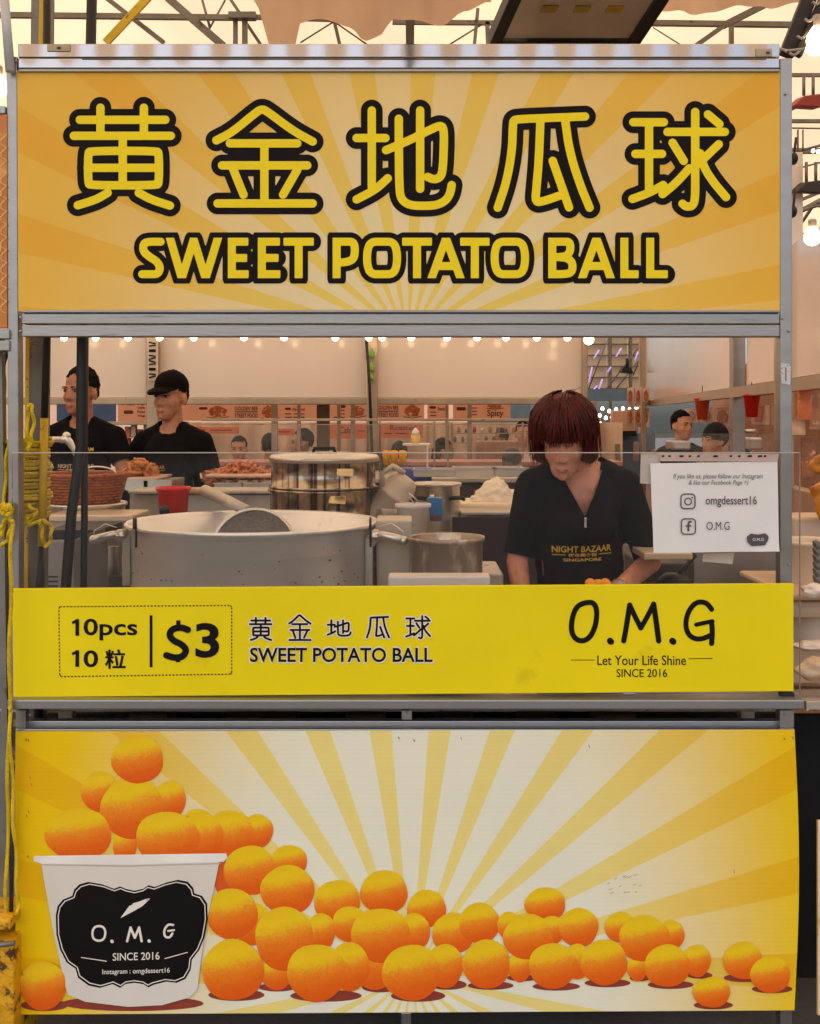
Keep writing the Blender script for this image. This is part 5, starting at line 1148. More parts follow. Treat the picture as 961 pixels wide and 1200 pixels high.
# fried food
fm = mat('fried_orange', (200, 128, 66), .6, 0, .3, 25, rgb2=(150, 70, 24), cut=.58)
def heap(x0, x1, y0, y1, Y, n, lb, m, L=.035):
    b = MB()
    for i in range(n):
        x = x0 + random.random() * (x1 - x0); yy = y1 - (random.random() ** .8) * (y1 - y0) * (1 - abs((x - x0) / (x1 - x0) - .5) * 1.1); p = P(x, yy, Y + random.random() * .25)
        d = Vector((random.uniform(-1, 1), random.uniform(-1, 1), random.uniform(-.6, .6))).normalized() * L; e = Vector((0, 0, random.uniform(-.2, .4) * L))
        b.tube([p - d, p + e, p + d], [.006, .009, .006], 6)
    b = b.build('fried_food', m, loc=P((x0 + x1) / 2, y1, Y)); tag(b, lb, 'food', kind='stuff')
heap(148, 182, 537, 562, 2.7, 130, 'heap of orange fried food between the two men', fm)
heap(246, 318, 545, 566, 2.9, 220, 'spread of fried snacks behind glass left of the steamer', mat('fried_mixed', (206, 130, 80), .6, 0, .35, 25, rgb2=(150, 60, 40), cut=.55), .05)
b = MB(); b.pbox(240, 320, 556, 560, 2.8, .5, .01); b.pbox(148, 182, 560, 563, 2.6, .4, .005); tag(b.build('display_tray', mat('pinkish_tray', (206, 168, 146), .5), loc=P(280, 560, 2.8)), 'pinkish display tray under the fried snacks', 'tray')
b = MB(); b.tube([P(50, 515, 1.2), P(74, 515, 1.2)], .011, 10); b.tube([P(70, 516, 1.2), P(78, 514, 1.2), P(82, 519, 1.2), P(87, 528, 1.2), P(88, 534, 1.2)], [.012, .018, .014, .009, .006], 10); b.ball(P(78, 511, 1.2), .016)
tag(b.build('spray_tap', steel, loc=P(75, 515, 1.2)), 'steel tap with a bent spout right of the yellow pole', 'tap')
# right side behind the notice
b = MB(); b.pbox(755, 812, 648, 656, .5, .25, .004); tag(b.build('steel_shelf', mat('cream_steel', (206, 184, 156), .4, .4, .1, 5), loc=P(785, 656, .5)), 'narrow cream ledge under the left end of the notice', 'ledge')
b = MB(); b.pbox(812, 912, 640, 780, .9, .3, .006); tag(b.build('steel_cabinet', mat('grey_cabinet_steel', (140, 132, 124), .45, .6, .12, 5), loc=P(860, 780, .9)), 'grey steel cabinet low behind the notice', 'cabinet')
b = MB(); b.pbox(752, 812, 660, 780, .8, .3, .006); tag(b.build('dark_cabinet', mat('olive_dark', (70, 62, 50), .6, .2, .2, 6), loc=P(780, 780, .8)), 'dark cabinet right of the woman arm', 'cabinet')
b = MB(); b.tube([P(783, 690, .7), P(796, 672, .7), P(815, 650, .7)], .008, 8); tag(b.build('thin_hose', dark, loc=P(783, 690, .7)), 'black hose rising diagonally under the notice', 'hose')
b = MB(); b.lathe(P(790, 690, .7), [(.001, 0), (.05, 0), (.056, .03), (.03, .05), (.001, .05)], 20); tag(b.build('coiled_pad', dark, loc=P(790, 690, .7)), 'round black lid below the notice', 'lid')

# ------------------------------------------------------------------ right neighbour's counter
nb = thing('neighbour_counter', P(955, 1222, 0), 'steel counter of the right neighbouring stall with dark space below', 'counter')
b = MB(); b.hexa([P(945, 832, -.04), P(1040, 832, -.04), P(1040, 822, -.04), P(945, 822, -.04)], [P(905, 809, .7), P(1040, 809, .7), P(1040, 803, .7), P(905, 803, .7)], .002); b.build('counter_top', steel_dull, nb)
b = MB(); b.pbox(925, 1060, 838, 1226, .35, .02); b.build('shade_backing', shade_black, nb)  # added black sheet in place of the shade between the stalls
b = MB(); b.pbox(958.5, 1060, 962, 1190, -.05, .01, .001); tag(b.build('neighbour_banner', mat('pale_orange_banner', (236, 206, 160), .5, 0, .1, 5, rgb2=(230, 160, 90), cut=.56), loc=P(1000, 1190, -.05)), 'edge of a pale banner at the bottom right corner', 'banner')
t, c, r = pot('white_pot', 946, 634, .55, 34, .32, mat('white_enamel', (214, 196, 176), .3, .1, .05, 5), 'white pot at the right edge beyond the stall post', 'pot', 56, .012)
b = MB(); b.pbox(925, 1000, 696, 704, .3, .5, .01); b.pbox(925, 1000, 704, 726, .35, .4, .02); b.pbox(925, 1000, 728, 800, .5, .3); tag(b.build('dish_rack', mat('beige_plastic', (198, 170, 140), .5, 0, .1, 8), loc=P(960, 726, .3)), 'beige trays stacked on the right neighbouring counter', 'tray')
def crumple(px, py, Y, w, h, m, lb, nm, seed):
    b = MB(); bmesh.ops.create_icosphere(b.bm, subdivisions=4, radius=1)
    for v in b.bm.verts:
        n = noise.noise(v.co * 1.5 + Vector((seed, 0, 0))) * .35 + abs(noise.noise(v.co * 4 + Vector((seed, 3, 0)))) * .16 + abs(noise.noise(v.co * 9 + Vector((seed, 3, 0)))) * .05; v.co = v.co * (1 + n); v.co = Vector((v.co.x * w, v.co.y * w * .6, v.co.z * h)) + P(px, py, Y)
    [setattr(f, 'smooth', True) for f in b.bm.faces]; tag(b.build(nm, m, loc=P(px, py, Y)), lb, 'bag')
bagm = mat('white_thin_plastic', (226, 214, 202), .3, 0, .05, 8); gold = mat('golden_food_bag', (196, 124, 36), .35, 0, .35, 12, rgb2=(236, 190, 120), cut=.56)
crumple(955, 692, .25, .04, .018, bagm, 'crumpled white plastic bag on the beige trays at the right', 'plastic_bag', 1)
crumple(966, 784, .15, .07, .03, mat('beige_plastic_bag', (206, 180, 150), .3), 'crumpled beige plastic bag on the right counter near its edge', 'plastic_bag', 5)
crumple(958, 756, .25, .06, .012, bagm, 'flattened white bag on the right counter', 'plastic_bag', 8)
crumple(972, 584, .9, .06, .07, gold, 'large golden bag of snacks at the right edge', 'snack_bag', 3); crumple(976, 545, 1.3, .07, .05, gold, 'smaller golden snack bag above at the right edge', 'snack_bag', 7)
b = MB(); b.pbox(930, 1000, 606, 700, .95, .2, .01); tag(b.build('cream_board', mat('cream_board', (206, 180, 156), .6, 0, .06, 6), loc=P(960, 700, .95)), 'cream board behind the white pot at the right edge', 'board')
b = MB(); [b.tube([P(958 + 3 * math.cos(k), 636 + i * 8 + 4 * math.sin(k * .5), .3) for k in (0, 1, 2, 3)], .016, 8) for i in range(7)]; tag(b.build('grey_hose', mat('grey_ribbed_hose', (110, 104, 100), .5), loc=P(958, 690, .3)), 'grey ribbed hose coiled at the right edge', 'hose', kind=None)
for i, (x, y0, y1, c_, lb) in enumerate(((944, 456, 492, (226, 120, 70), 'orange poster right of the stall post'), (957, 450, 500, (190, 130, 90), 'brown food poster at the right edge'), (936, 462, 510, (214, 176, 140), 'pale strip poster just right of the stall post'), (948, 512, 560, (150, 96, 60), 'brown shelf panel of snacks at the right edge'))):
    b = MB(); b.pbox(x - 8, x + 8, y0, y1, 2.3 + i * .03, .02, .002); tag(b.build('poster', mat('right_poster_%d' % i, c_, .5, 0, .3, 14, rgb2=(226, 200, 170), cut=.58), loc=P(x, y1, 2.3)), lb, 'poster')
# left neighbour: sign edge
ln = thing('left_neighbour_sign', P(0, 380, -.01), 'edge of an orange patterned sign of the left neighbouring stall', 'sign')
b = MB(); b.pbox(-60, 8, 134, 384, -.005, .02, .001); b.build('board', mat('amber_pattern', (206, 128, 52), .45, 0, .1, 5, rgb2=(226, 170, 90), cut=.52), ln)
b = MB(); b.pbox(-60, 11, 386, 397, -.01, .04, .002); b.pbox(-60, 11, 399, 411, -.008, .04, .002); b.pbox(-60, 6, 124, 133, -.008, .04, .002); b.build('beam', alu, ln)
b = MB(); EPS[0] = .002; rnd = random.Random(2)
for k in range(14): y = 160 + k * 15; ribbon(b, chaikin([(-8, y), (0, y + 6), (8, y - 3)], 2), 1, -.0055, 'butt'); ribbon(b, chaikin([(3, y), (0, y + 9), (7, y + 12)], 2), .8, -.0055, 'butt')
ribbon(b, chaikin([(-3, 222), (3, 226), (-3, 232)], 2), 1.6, -.0055); ribbon(b, chaikin([(-3, 300), (2, 290), (-2, 280)], 2), 1.6, -.0055)
b.build('sign_pattern', mat('pattern_ink', (240, 196, 120), .5), ln)
wire_px([(9, 412), (3, 430), (6, 452), (2, 480), (-2, 500)], .2, 5, 'black cable bending at the left edge below the neighbour beam', dark, 'cable', 'black_cable')
b = MB(); b.pbox(-60, 8, 655, 745, .05, .01, .001); tag(b.build('menu_sheet', mat('brown_menu', (120, 66, 40), .5, 0, .35, 12, rgb2=(216, 170, 130), cut=.55), loc=P(0, 745, .05)), 'edge of a brown food picture at the left border', 'poster')
b = MB(); b.pbox(-60, 10, 745, 900, .12, .01, .001); tag(b.build('grey_board', steel_dull, loc=P(0, 900, .12)), 'grey board below the brown food picture at the left border', 'board')
# things in the roof at the far right strip
for i, q in enumerate(((925, 88, 1000, 88, 4), (925, 142, 1000, 142, 4), (925, 150, 1000, 151, 2), (935, 152, 935, 180, 2.5), (941, 152, 941, 180, 2), (925, 180, 1000, 160, 3), (925, 130, 1000, 95, 2.5), (925, 240, 961, 225, 4), (925, 252, 1000, 228, 3), (925, 200, 1000, 180, 2))):
    pbar(q[0], q[1], q[2], q[3], 3.4 + .1 * i, 3.4 + .1 * i, q[4])
for (x, y, rgb_, lb) in ((945, 117, (150, 50, 40), 'dark red floodlight seen from behind in the roof at the right'), (948, 218, (40, 32, 30), 'black floodlight hanging halfway down at the right edge')):
    t = thing('hanging_floodlight', P(x, y, 2.6), lb, 'floodlight'); b = MB(); b.hexa([P(x - 15, y + 7, 2.6), P(x + 18, y + 9, 2.6), P(x + 22, y - 8, 2.6), P(x - 2, y - 5, 2.6)], [p + Vector((0, .12, .02)) for p in (P(x - 15, y + 7, 2.6), P(x + 18, y + 9, 2.6), P(x + 22, y - 8, 2.6), P(x - 2, y - 5, 2.6))], .008); b.build('housing', mat('fixture_%d' % x, rgb_, .5), t)
    b = MB(); b.tube([P(x - 3, y - 5, 2.66), P(x - 3, y - 28, 2.66)], .008, 6); b.tube([P(x + 8, y - 5, 2.66), P(x + 8, y - 28, 2.66)], .008, 6); b.build('bracket', galv, t)
for x, y in ((930, 186), (929, 248)): b = MB(); b.ball(P(x, y, 2.4), (.02, .03, .03)); b.tube([P(x, y, 2.4), P(x + 3, y - 25, 2.4)], .006, 6); tag(b.build('camera_unit', dark, loc=P(x, y, 2.4)), 'small black fitting by the right post, %s' % ('upper one' if y < 200 else 'lower one'), 'fitting')
for x, y in ((953, 177), (959, 178)): bulb(x, y, 6, 2.2, 'tiny lit bulb in the roof at the right edge, %s of two' % ('left' if x < 955 else 'right'), 'tiny bulbs in the roof', False, 8)

# ------------------------------------------------------------------ people
def hull(bm, pts):
    vs = [bm.verts.new(p) for p in pts]; r_ = bmesh.ops.convex_hull(bm, input=vs)
    dead = [v for v in r_['geom_interior'] if isinstance(v, bmesh.types.BMVert)]
    if dead: bmesh.ops.delete(bm, geom=dead, context='VERTS')
def sph(c, r, n=10):
    rr = r if isinstance(r, (tuple, list)) else (r, r, r); out = []
    for i in range(1, n):
        th = math.pi * i / n
        for j in range(2 * n): ph = math.pi * j / n; out.append(Vector((c[0] + rr[0] * math.sin(th) * math.cos(ph), c[1] + rr[1] * math.sin(th) * math.sin(ph), c[2] + rr[2] * math.cos(th))))
    out += [Vector((c[0], c[1], c[2] + rr[2])), Vector((c[0], c[1], c[2] - rr[2]))]
    return out
def cap(a, b_, ra, rb): return sph(a, ra, 7) + sph(b_, rb, 7)
def remesh(prims, vox, smooth, name, disp=0, dscale=8, cutf=None, snap=None):
    bm = bmesh.new()
    for p in prims:
        t = bmesh.new(); hull(t, p); me = bpy.data.meshes.new('x'); t.to_mesh(me); t.free(); bm.from_mesh(me); bpy.data.meshes.remove(me)
    me = bpy.data.meshes.new('x'); bm.to_mesh(me); bm.free(); o = bpy.data.objects.new('x', me); C.objects.link(o)
    m = o.modifiers.new('r', 'REMESH'); m.mode = 'VOXEL'; m.voxel_size = vox; m.use_smooth_shade = True
    if smooth: k = o.modifiers.new('s', 'SMOOTH'); k.iterations = smooth; k.factor = .5
    dg = bpy.context.evaluated_depsgraph_get(); out = bpy.data.meshes.new_from_object(o.evaluated_get(dg)); bpy.data.objects.remove(o); bpy.data.meshes.remove(me)
    bm = bmesh.new(); bm.from_mesh(out); bpy.data.meshes.remove(out); bm.normal_update()
    if disp:
        for v in bm.verts:
            q = Vector((v.co.x * dscale, v.co.y * dscale, v.co.z * dscale * .55)); v.co += v.normal * disp * (noise.noise(q) + .5 * noise.noise(q * 2.3))
    if cutf:
        dead = [v for v in bm.verts if cutf(v.co)]; bmesh.ops.delete(bm, geom=dead, context='VERTS')
        if snap:
            for v in bm.verts:
                if v.is_boundary: v.co = snap(v.co)
    for f in bm.faces: f.smooth = True
    return bm
def person(x, Y, base, face, s, label, skin, shirt, hair='short', hairm=hairb, yaw=0, pitch=0, arms=None, vox=.006, capm=None, neck='crew', trousers=None, sleeve=.55, group=None, female=False, shift=(0, 0, -.034), eyes=True):
    """face: body turn; yaw, pitch: head turn and nod, all radians; arms: [(elbow),(wrist)] x2 in body space, person's right arm (image left) first"""
    t = thing('person', (x, Y, base), label, 'person', group); t.rotation_euler = (0, 0, face); t.scale = (s, s, s)
    sw = .165 if female else .18
    piv = Vector((0, .005, 1.47)); SH = Vector(shift); Rh = Matrix.Rotation(yaw, 3, 'Z') @ Matrix.Rotation(pitch, 3, 'X')
    def HD(pts): return [Rh @ (Vector(p) - piv) + piv + SH for p in pts]
    def INV(co): return Rh.inverted() @ (co - SH - piv) + piv
    hs = HD
    arms = arms or [((-.24, -.02, 1.12), (-.2, -.2, .98)), ((.24, -.02, 1.12), (.2, -.2, .98))]
    head = [hs(sph((0, .012, 1.635), (.075, .094, .095))), hs(sph((0, -.025, 1.58), (.064, .072, .085))), hs(sph((0, -.055, 1.53), (.045, .042, .05))), hs(sph((0, -.078, 1.505), (.022, .02, .018), 6)),
            hs(sph((0, -.102, 1.572), (.0105, .012, .009), 6)), hs(cap((0, -.088, 1.612), (0, -.101, 1.577), .0075, .009)), hs(sph((-.012, -.096, 1.568), (.009, .009, .007), 6)), hs(sph((.012, -.096, 1.568), (.009, .009, .007), 6)),
            hs(sph((.032, -.083, 1.625), (.026, .012, .007), 6)), hs(sph((-.032, -.083, 1.625), (.026, .012, .007), 6)), hs(sph((.040, -.064, 1.575), (.019, .017, .022), 6)), hs(sph((-.040, -.064, 1.575), (.019, .017, .022), 6)),
            hs(sph((0, -.092, 1.537), (.020, .010, .006), 6)), hs(sph((0, -.090, 1.529), (.017, .010, .006), 6)), hs(sph((.079, .012, 1.585), (.009, .019, .031), 6)), hs(sph((-.079, .012, 1.585), (.009, .019, .031), 6))]
    body = head + [cap((0, .012, 1.40), tuple(hs([Vector((0, .015, 1.54))])[0]), .056, .050), sph((0, .01, 1.29), (sw - .035, .09, .13)), cap((-sw + .02, .01, 1.345), (-.03, .01, 1.39), .040, .045), cap((sw - .02, .01, 1.345), (.03, .01, 1.39), .040, .045), sph((0, .0, 1.08), (.13, .085, .2))]
    for (e, w), sx in zip(arms, (-1, 1)):
        sh = (sx * (sw - .008), .01, 1.345); e = Vector(e); w = Vector(w); body += [cap(sh, e, .046, .037), cap(e, w, .038, .026)]
        d = (w - e).normalized(); side_ = d.cross(Vector((0, 0, 1))); side_ = side_.normalized() if side_.length > .1 else Vector((1, 0, 0)); up = side_.cross(d)
        pc = w + d * .05; body += [cap(w + d * .01, pc, .024, .02), cap(pc - side_ * .022, pc + side_ * .022, .017, .017), cap(pc - side_ * .02 + d * .03, pc + side_ * .02 + d * .03, .014, .014)]
        for k in range(4):
            o = side_ * (-.03 + .02 * k); ln_ = (.068, .076, .07, .056)[k] ; a = pc + o + d * .03; m1 = a + d * ln_ * .5 + up * -.004; body += [cap(a, m1, .0095, .0085), cap(m1, m1 + d * ln_ * .38 - up * .024, .0085, .007)]
        th_ = pc + side_ * (-sx) * .02 - d * .02; body += [cap(th_, th_ + side_ * (-sx) * .03 + d * .035 - up * .01, .012, .009), cap(th_ + side_ * (-sx) * .03 + d * .035 - up * .01, th_ + side_ * (-sx) * .034 + d * .06 - up * .02, .009, .008)]
    bm = remesh(body, vox, 2, 'body'); 
    def emit(bm, name, m, par=t):
        me = bpy.data.meshes.new(name); bm.to_mesh(me); bm.free(); me.materials.append(m); o = bpy.data.objects.new(name, me); C.objects.link(o); o.parent = par; return o
    bo = emit(bm, 'body', skin)
    # shirt
    top = [sph((0, .012, 1.26), (sw - .012, .122, .16)), cap((-sw + .012, .012, 1.338), (-.045, .012, 1.392), .058, .056), cap((sw - .012, .012, 1.338), (.045, .012, 1.392), .058, .056), cap((-.05, .012, 1.405), (.05, .012, 1.405), .05, .05), sph((0, .005, 1.08), (sw - .005, .122, .22)), sph((0, .005, .93), (sw - .01, .125, .12))]
    if female: top += [sph((0, -.055, 1.20), (.125, .085, .09))]
    ends = []
    for (e, w), sx in zip(arms, (-1, 1)):
        sh = Vector((sx * (sw - .008), .012, 1.34)); e = Vector(e); q = sh + (e - sh) * sleeve * 1.25; top.append(cap(tuple(sh), tuple(q), .059, .055)); ends.append((sh, (e - sh).normalized(), (e - sh).length * sleeve * 1.1))
    def cutf(co):
        if neck == 'v':
            if co.z > 1.245 and co.y < .0 and abs(co.x) < (co.z - 1.245) * .50 + .002: return True
            if (Vector((co.x, co.y - .012, 0))).length < .078 and co.z > 1.395: return True
        elif Vector((co.x, (co.y - .005), 0)).length < .066 and co.z > 1.36: return True
        for sh, d, L_ in ends:
            v = co - sh
            if v.dot(d) > L_ and (v - d * v.dot(d)).length < .09 and abs(co.x) > sw - .03: return True
        return co.z < .86
    def snap(co):
        for sh, d, L_ in ends:
            v = co - sh
            if abs(v.dot(d) - L_) < .025 and (v - d * v.dot(d)).length < .09: return co + d * (L_ - v.dot(d))
        if co.z < .89: return Vector((co.x, co.y, .86))
        if neck == 'v' and co.z < 1.39 and co.y < 0: return Vector((math.copysign((co.z - 1.245) * .50 + .002, co.x), co.y, co.z))
        r_ = .078 if neck == 'v' else .066; cy = .012 if neck == 'v' else .005; w_ = Vector((co.x, co.y - cy, 0))
        if co.z > 1.36 and w_.length > .04: w_ = w_.normalized() * r_; return Vector((w_.x, w_.y + cy, co.z))
        return co
    bm = remesh(top, vox * 1.3, 9, 'shirt', .010, 9, cutf, snap); bvh = BVHTree.FromBMesh(bm); so_ = emit(bm, 'shirt', shirt)
    if trousers:
        bm = remesh([cap((-.09, .01, .9), (-.1, .01, .5), .1, .075), cap((.09, .01, .9), (.1, .01, .5), .1, .075), cap((-.1, .01, .5), (-.1, .02, .1), .075, .055), cap((.1, .01, .5), (.1, .02, .1), .075, .055), sph((0, .01, .93), (.16, .115, .1)), cap((-.1, .02, .03), (-.1, -.12, .02), .04, .03), cap((.1, .02, .03), (.1, -.12, .02), .04, .03)], .014, 3, 'trousers', .006)
        emit(bm, 'trousers', trousers)
    # hair, brows, eyes
    if hair in ('short', 'crop'):
        h = [hs(sph((0, .018, 1.643), (.0785, .0945, .0985), 14)), hs(sph((0, .05, 1.61), (.071, .052, .07)))]
        bm = remesh(h, vox, 1, 'hair', .007, 75, None); inv = Rh.inverted()
        dead = []
        for v in bm.verts:
            q = INV(v.co)
            if (q.y < -.03 and q.z < 1.672) or (q.y < .045 and q.z < 1.622 + .3 * max(0, -q.y)) or q.z < 1.565: dead.append(v)
        bmesh.ops.delete(bm, geom=dead, context='VERTS'); emit(bm, 'hair', hairm)
    if hair == 'bun' or hair == 'long':
        h = [hs(sph((0, .02, 1.65), (.085, .10, .095))), hs(sph((0, .07, 1.57), (.07, .05, .12)))] + ([hs(cap((0, .11, 1.6), (0, .13, 1.45), .03, .02))])
        bm = remesh(h, vox, 1, 'hair', .005, 30); inv = Rh.inverted(); dead = [v for v in bm.verts if (lambda q: q.y < -.035 and q.z < 1.665)(INV(v.co))]
        bmesh.ops.delete(bm, geom=dead, context='VERTS'); emit(bm, 'hair', hairm)
    if hair == 'beanie':
        bm = remesh([hs(sph((0, .02, 1.645), (.092, .108, .105)))], vox, 1, 'h', .003, 30); inv = Rh.inverted(); dead = [v for v in bm.verts if (lambda q: q.z < 1.60 - .2 * q.y and q.y < .06)(INV(v.co))]
        bmesh.ops.delete(bm, geom=dead, context='VERTS'); emit(bm, 'beanie', mat('beanie_wool', (24, 20, 20), .95, 0, .2, 30, bump=.5, bscale=90))
    def small(prims, name, m):
        bm = bmesh.new()
        for p in prims:
            tt_ = bmesh.new(); hull(tt_, p); me = bpy.data.meshes.new('x'); tt_.to_mesh(me); tt_.free(); bm.from_mesh(me); bpy.data.meshes.remove(me)
        for f in bm.faces: f.smooth = True
        return emit(bm, name, m)
    for sx in (-1, 1) if eyes else ():
        small([hs(sph((sx * .031, -.083, 1.608), (.0135, .0055, .0042), 6))], 'eye', mat('eye_white', (150, 132, 118), .25, 0, .02, 5)); small([hs(sph((sx * .030, -.0875, 1.608), (.0062, .0035, .0052), 6))], 'iris', mat('dark_iris', (18, 12, 10), .2, 0, .02, 5))
        small([hs(cap((sx * .016, -.094, 1.628), (sx * .048, -.080, 1.630), .0038, .0028))], 'eyebrow', hairm); small([hs(cap((sx * .018, -.089, 1.6145), (sx * .045, -.078, 1.6125), .0022, .0018))], 'eyelid', hairm)
    small([hs(cap((-.019, -.097, 1.536), (.019, -.097, 1.536), .0026, .0026)), hs(cap((-.013, -.0965, 1.530), (.013, -.0965, 1.530), .0034, .0034))], 'lips', lip)
    return t, bvh, emit, hs, small, (piv, INV)
def shirt_print(t, bvh, emit, m, cx, cz, wid, lines, tilt=0):
    """flat printed lettering laid on the cloth of the chest by ray casting"""
    bm = bmesh.new()
    for body_, u0, u1, v0, v1 in lines:
        if body_ is None: vs, fs = [(0, 0), (1, 0), (1, 1), (0, 1)], [[0, 1, 2, 3]]; n = 12; vs = [(i / n, j) for i in range(n + 1) for j in (0, 1)]; fs = [[2 * i, 2 * i + 2, 2 * i + 3, 2 * i + 1] for i in range(n)]
        else: vs, fs = text_pts(body_, .018)
        a, b_ = min(v[0] for v in vs), max(v[0] for v in vs); c, d = min(v[1] for v in vs), max(v[1] for v in vs); nv = []
        for x, y in vs:
            X = cx + (u0 + (x - a) / (b_ - a) * (u1 - u0)) * wid; Z = cz + (v0 + (y - c) / (d - c) * (v1 - v0)) * wid + (X - cx) * tilt
            hit = bvh.ray_cast(Vector((X, -.6, Z)), Vector((0, 1, 0)))[0]
            nv.append(bm.verts.new(Vector((X, (hit.y if hit else -.1) - .0025, Z))))
        for f in fs:
            try: bm.faces.new([nv[i] for i in f])
            except ValueError: pass
    return emit(bm, 'shirt_lettering', m)
NB = [('NIGHT BAZAAR', -.5, .5, .03, .14), (None, -.5, -.28, -.015, -.003), (None, .28, .5, -.015, -.003), ('夜市美食街', -.24, .24, -.045, .015), ('SINGAPORE', -.32, .32, -.12, -.07)]
goldp = mat('gold_print', (206, 164, 40), .6, 0, .1, 20); whitep = mat('cream_print', (206, 176, 140), .6, 0, .1, 20)
jeans = mat('dark_trousers', (28, 28, 34), .9, 0, .2, 20)
def skinv(n, c): return mat(n, c, .45, 0, .12, 22, bump=.12, bscale=150, rgb2=tuple(int(v * .9) for v in c), cut=.55)

# the woman at the front
redhair = mat('dark_red_hair', (84, 20, 13), .55, 0, .55, 50, bump=.7, bscale=90, stretch=(1, 1, .12), spec=.4)
wp_ = P(683, 0, .66); wx = wp_.x
PI_ = R(25)
t, bvh, emit, hs, small, HR = person(wx + .0, .74, .150, 0, .955, 'woman with dark red bob in black V-neck shirt looking down behind the counter', skinv('woman_skin', (202, 136, 108)), blacktee, hair='none', hairm=hairb, yaw=R(-14), pitch=PI_,
    arms=[((-.215, -.02, 1.08), (-.20, -.14, .88)), ((.235, -.05, 1.08), (.06, -.27, 1.00))], vox=.0055, neck='v', trousers=jeans, sleeve=.84, female=True, shift=(-.052, -.05, -.088), eyes=False)
h = [hs(sph((0, .018, 1.652), (.104, .112, .105), 14)), hs(sph((0, .05, 1.60), (.103, .085, .112), 12)), hs(cap((-.078, .03, 1.60), (-.080, .02, 1.53), .034, .028)), hs(cap((.078, .03, 1.60), (.080, .02, 1.53), .034, .028))]
bm = remesh(h, .006, 2, 'hair', .004, 45)
bmesh.ops.delete(bm, geom=[v for v in bm.verts if (lambda q: q.y < -.035 and q.z < 1.628 and abs(q.x) < .068)(HR[1](v.co))], context='VERTS')
emit(bm, 'hair', redhair)
rnd = random.Random(9); b = bmesh.new()
def strand(bm, pts, w0, w1):
    k = MB(); n = len(pts); k.tube(pts, [w0 + (w1 - w0) * i / (n - 1) for i in range(n)], 5, cap=False); me = bpy.data.meshes.new('x'); k.bm.to_mesh(me); k.bm.free(); bm.from_mesh(me); bpy.data.meshes.remove(me)
for i in range(420):        # fringe and outer strands
    jt = rnd.uniform(-.004, .009); sw_ = rnd.uniform(-.014, .014); a = rnd.uniform(-2.95, 2.95); r0 = .3 + .4 * rnd.random()
    ang = a; dirx, diry = math.sin(ang), -math.cos(ang); fr_ = abs(a) < .85
    end = (1.618 + .022 * rnd.random()) if fr_ else (1.525 + .03 * rnd.random() - (0.02 if abs(a) > 1.9 else 0)); pts = []
    for k in range(7):
        v = k / 6; th = r0 + (1.45 - r0) * min(1, v * 1.5); rx, ry = .109 * math.sin(th), .120 * math.sin(th); z = 1.655 + .107 * math.cos(th)
        if v > .6: z = (1.655 + .107 * math.cos(1.45)) + (end - (1.655 + .107 * math.cos(1.45))) * ((v - .6) / .4); rx, ry = .110 - .008 * (v - .6) * 2, .118
        pts.append(Vector(((rx + jt * v) * dirx + rnd.uniform(-.002, .002) + sw_ * v * v, .015 + (ry + jt * v) * diry + rnd.uniform(-.002, .002), z + rnd.uniform(-.002, .002))))
    strand(b, hs(pts), .0030, .0007)
for k in range(3): p0 = Vector((.0 + .01 * k, 0, 1.755)); strand(b, hs([p0, p0 + Vector((.004, -.005, .02)), p0 + Vector((.02 + .012 * k, -.01, .03 + .006 * k))]), .0014, .0008)
o = emit(b, 'hair_strands', redhair); tag(o, kind='stuff')
shirt_print(t, bvh, emit, goldp, -.005, 1.115, .20, NB, .03)
# zip pull and pendant
zc = Vector((0.0, bvh.ray_cast(Vector((0, -.6, 1.232)), Vector((0, 1, 0)))[0].y - .006, 1.232)); k = MB(); k.box(zc + Vector((-.004, -.003, -.026)), zc + Vector((.004, .001, 0)), .001); k.ball(zc + Vector((0, 0, .004)), .005); 
me = bpy.data.meshes.new('zip_pull'); k.bm.to_mesh(me); k.bm.free(); me.materials.append(mat('silver_zip', (210, 204, 196), .25, .8)); o = bpy.data.objects.new('zip_pull', me); C.objects.link(o); o.parent = t
# clear glove on her left hand
gl = mat('clear_glove', (226, 206, 190), .2, 0, .05, 20, trans=.0); glf = clear('glove_film', (.92, .9, .9), .25, .22, .12)
e_, w_ = Vector((.27, -.06, 1.09)), Vector((.07, -.27, 1.00)); d = (w_ - e_).normalized()
emit(remesh([cap(tuple(w_ - d * .04), tuple(w_ + d * .02), .040, .034), cap(tuple(w_ + d * .02), tuple(w_ + d * .08), .036, .034)], .006, 2, 'g', .007, 22), 'clear_glove', glf)
b = MB(); cpx = P(697, 684, .30); 
for i in range(6): b.ball(cpx + Vector((-.01 + .022 * (i % 3), .02 * (i // 3), -.006 + .003 * (i % 2))), .016, 14, 10)
tag(b.build('orange_dough_balls', mat('orange_dough', (236, 150, 30), .6, 0, .1, 20), loc=cpx), 'few small orange dough balls at the woman gloved hand', 'dough balls', kind=None)

# two men
mskin = skinv('man_skin', (166, 112, 84)); mskin2 = skinv('man_skin_fair', (178, 124, 94))
def man_at(px, eye_py, Y): k = (D + Y) / F; return (px - 480.5) * k, H + (490 - eye_py) * k
sc_ = 1.09
x, ez = man_at(104, 452, 3.2)
t, bvh, emit, hs, small, HR = person(x - .04, 3.2, ez - 1.576 * sc_, R(-8), sc_ * .985, 'man with short black hair in black T-shirt half hidden by the black cable', mskin, blacktee, 'short', yaw=R(-13), pitch=R(2), arms=[((-.25, -.03, 1.13), (-.16, -.28, 1.02)), ((.26, -.04, 1.12), (.20, -.30, 1.05))], vox=.0065, trousers=jeans)
shirt_print(t, bvh, emit, whitep, .01, 1.175, .19, NB); shirt_print(t, bvh, emit, goldp, .075, 1.275, .055, [('TEAM', -.5, .5, -.15, .2)])
x, ez = man_at(204, 458, 3.2)
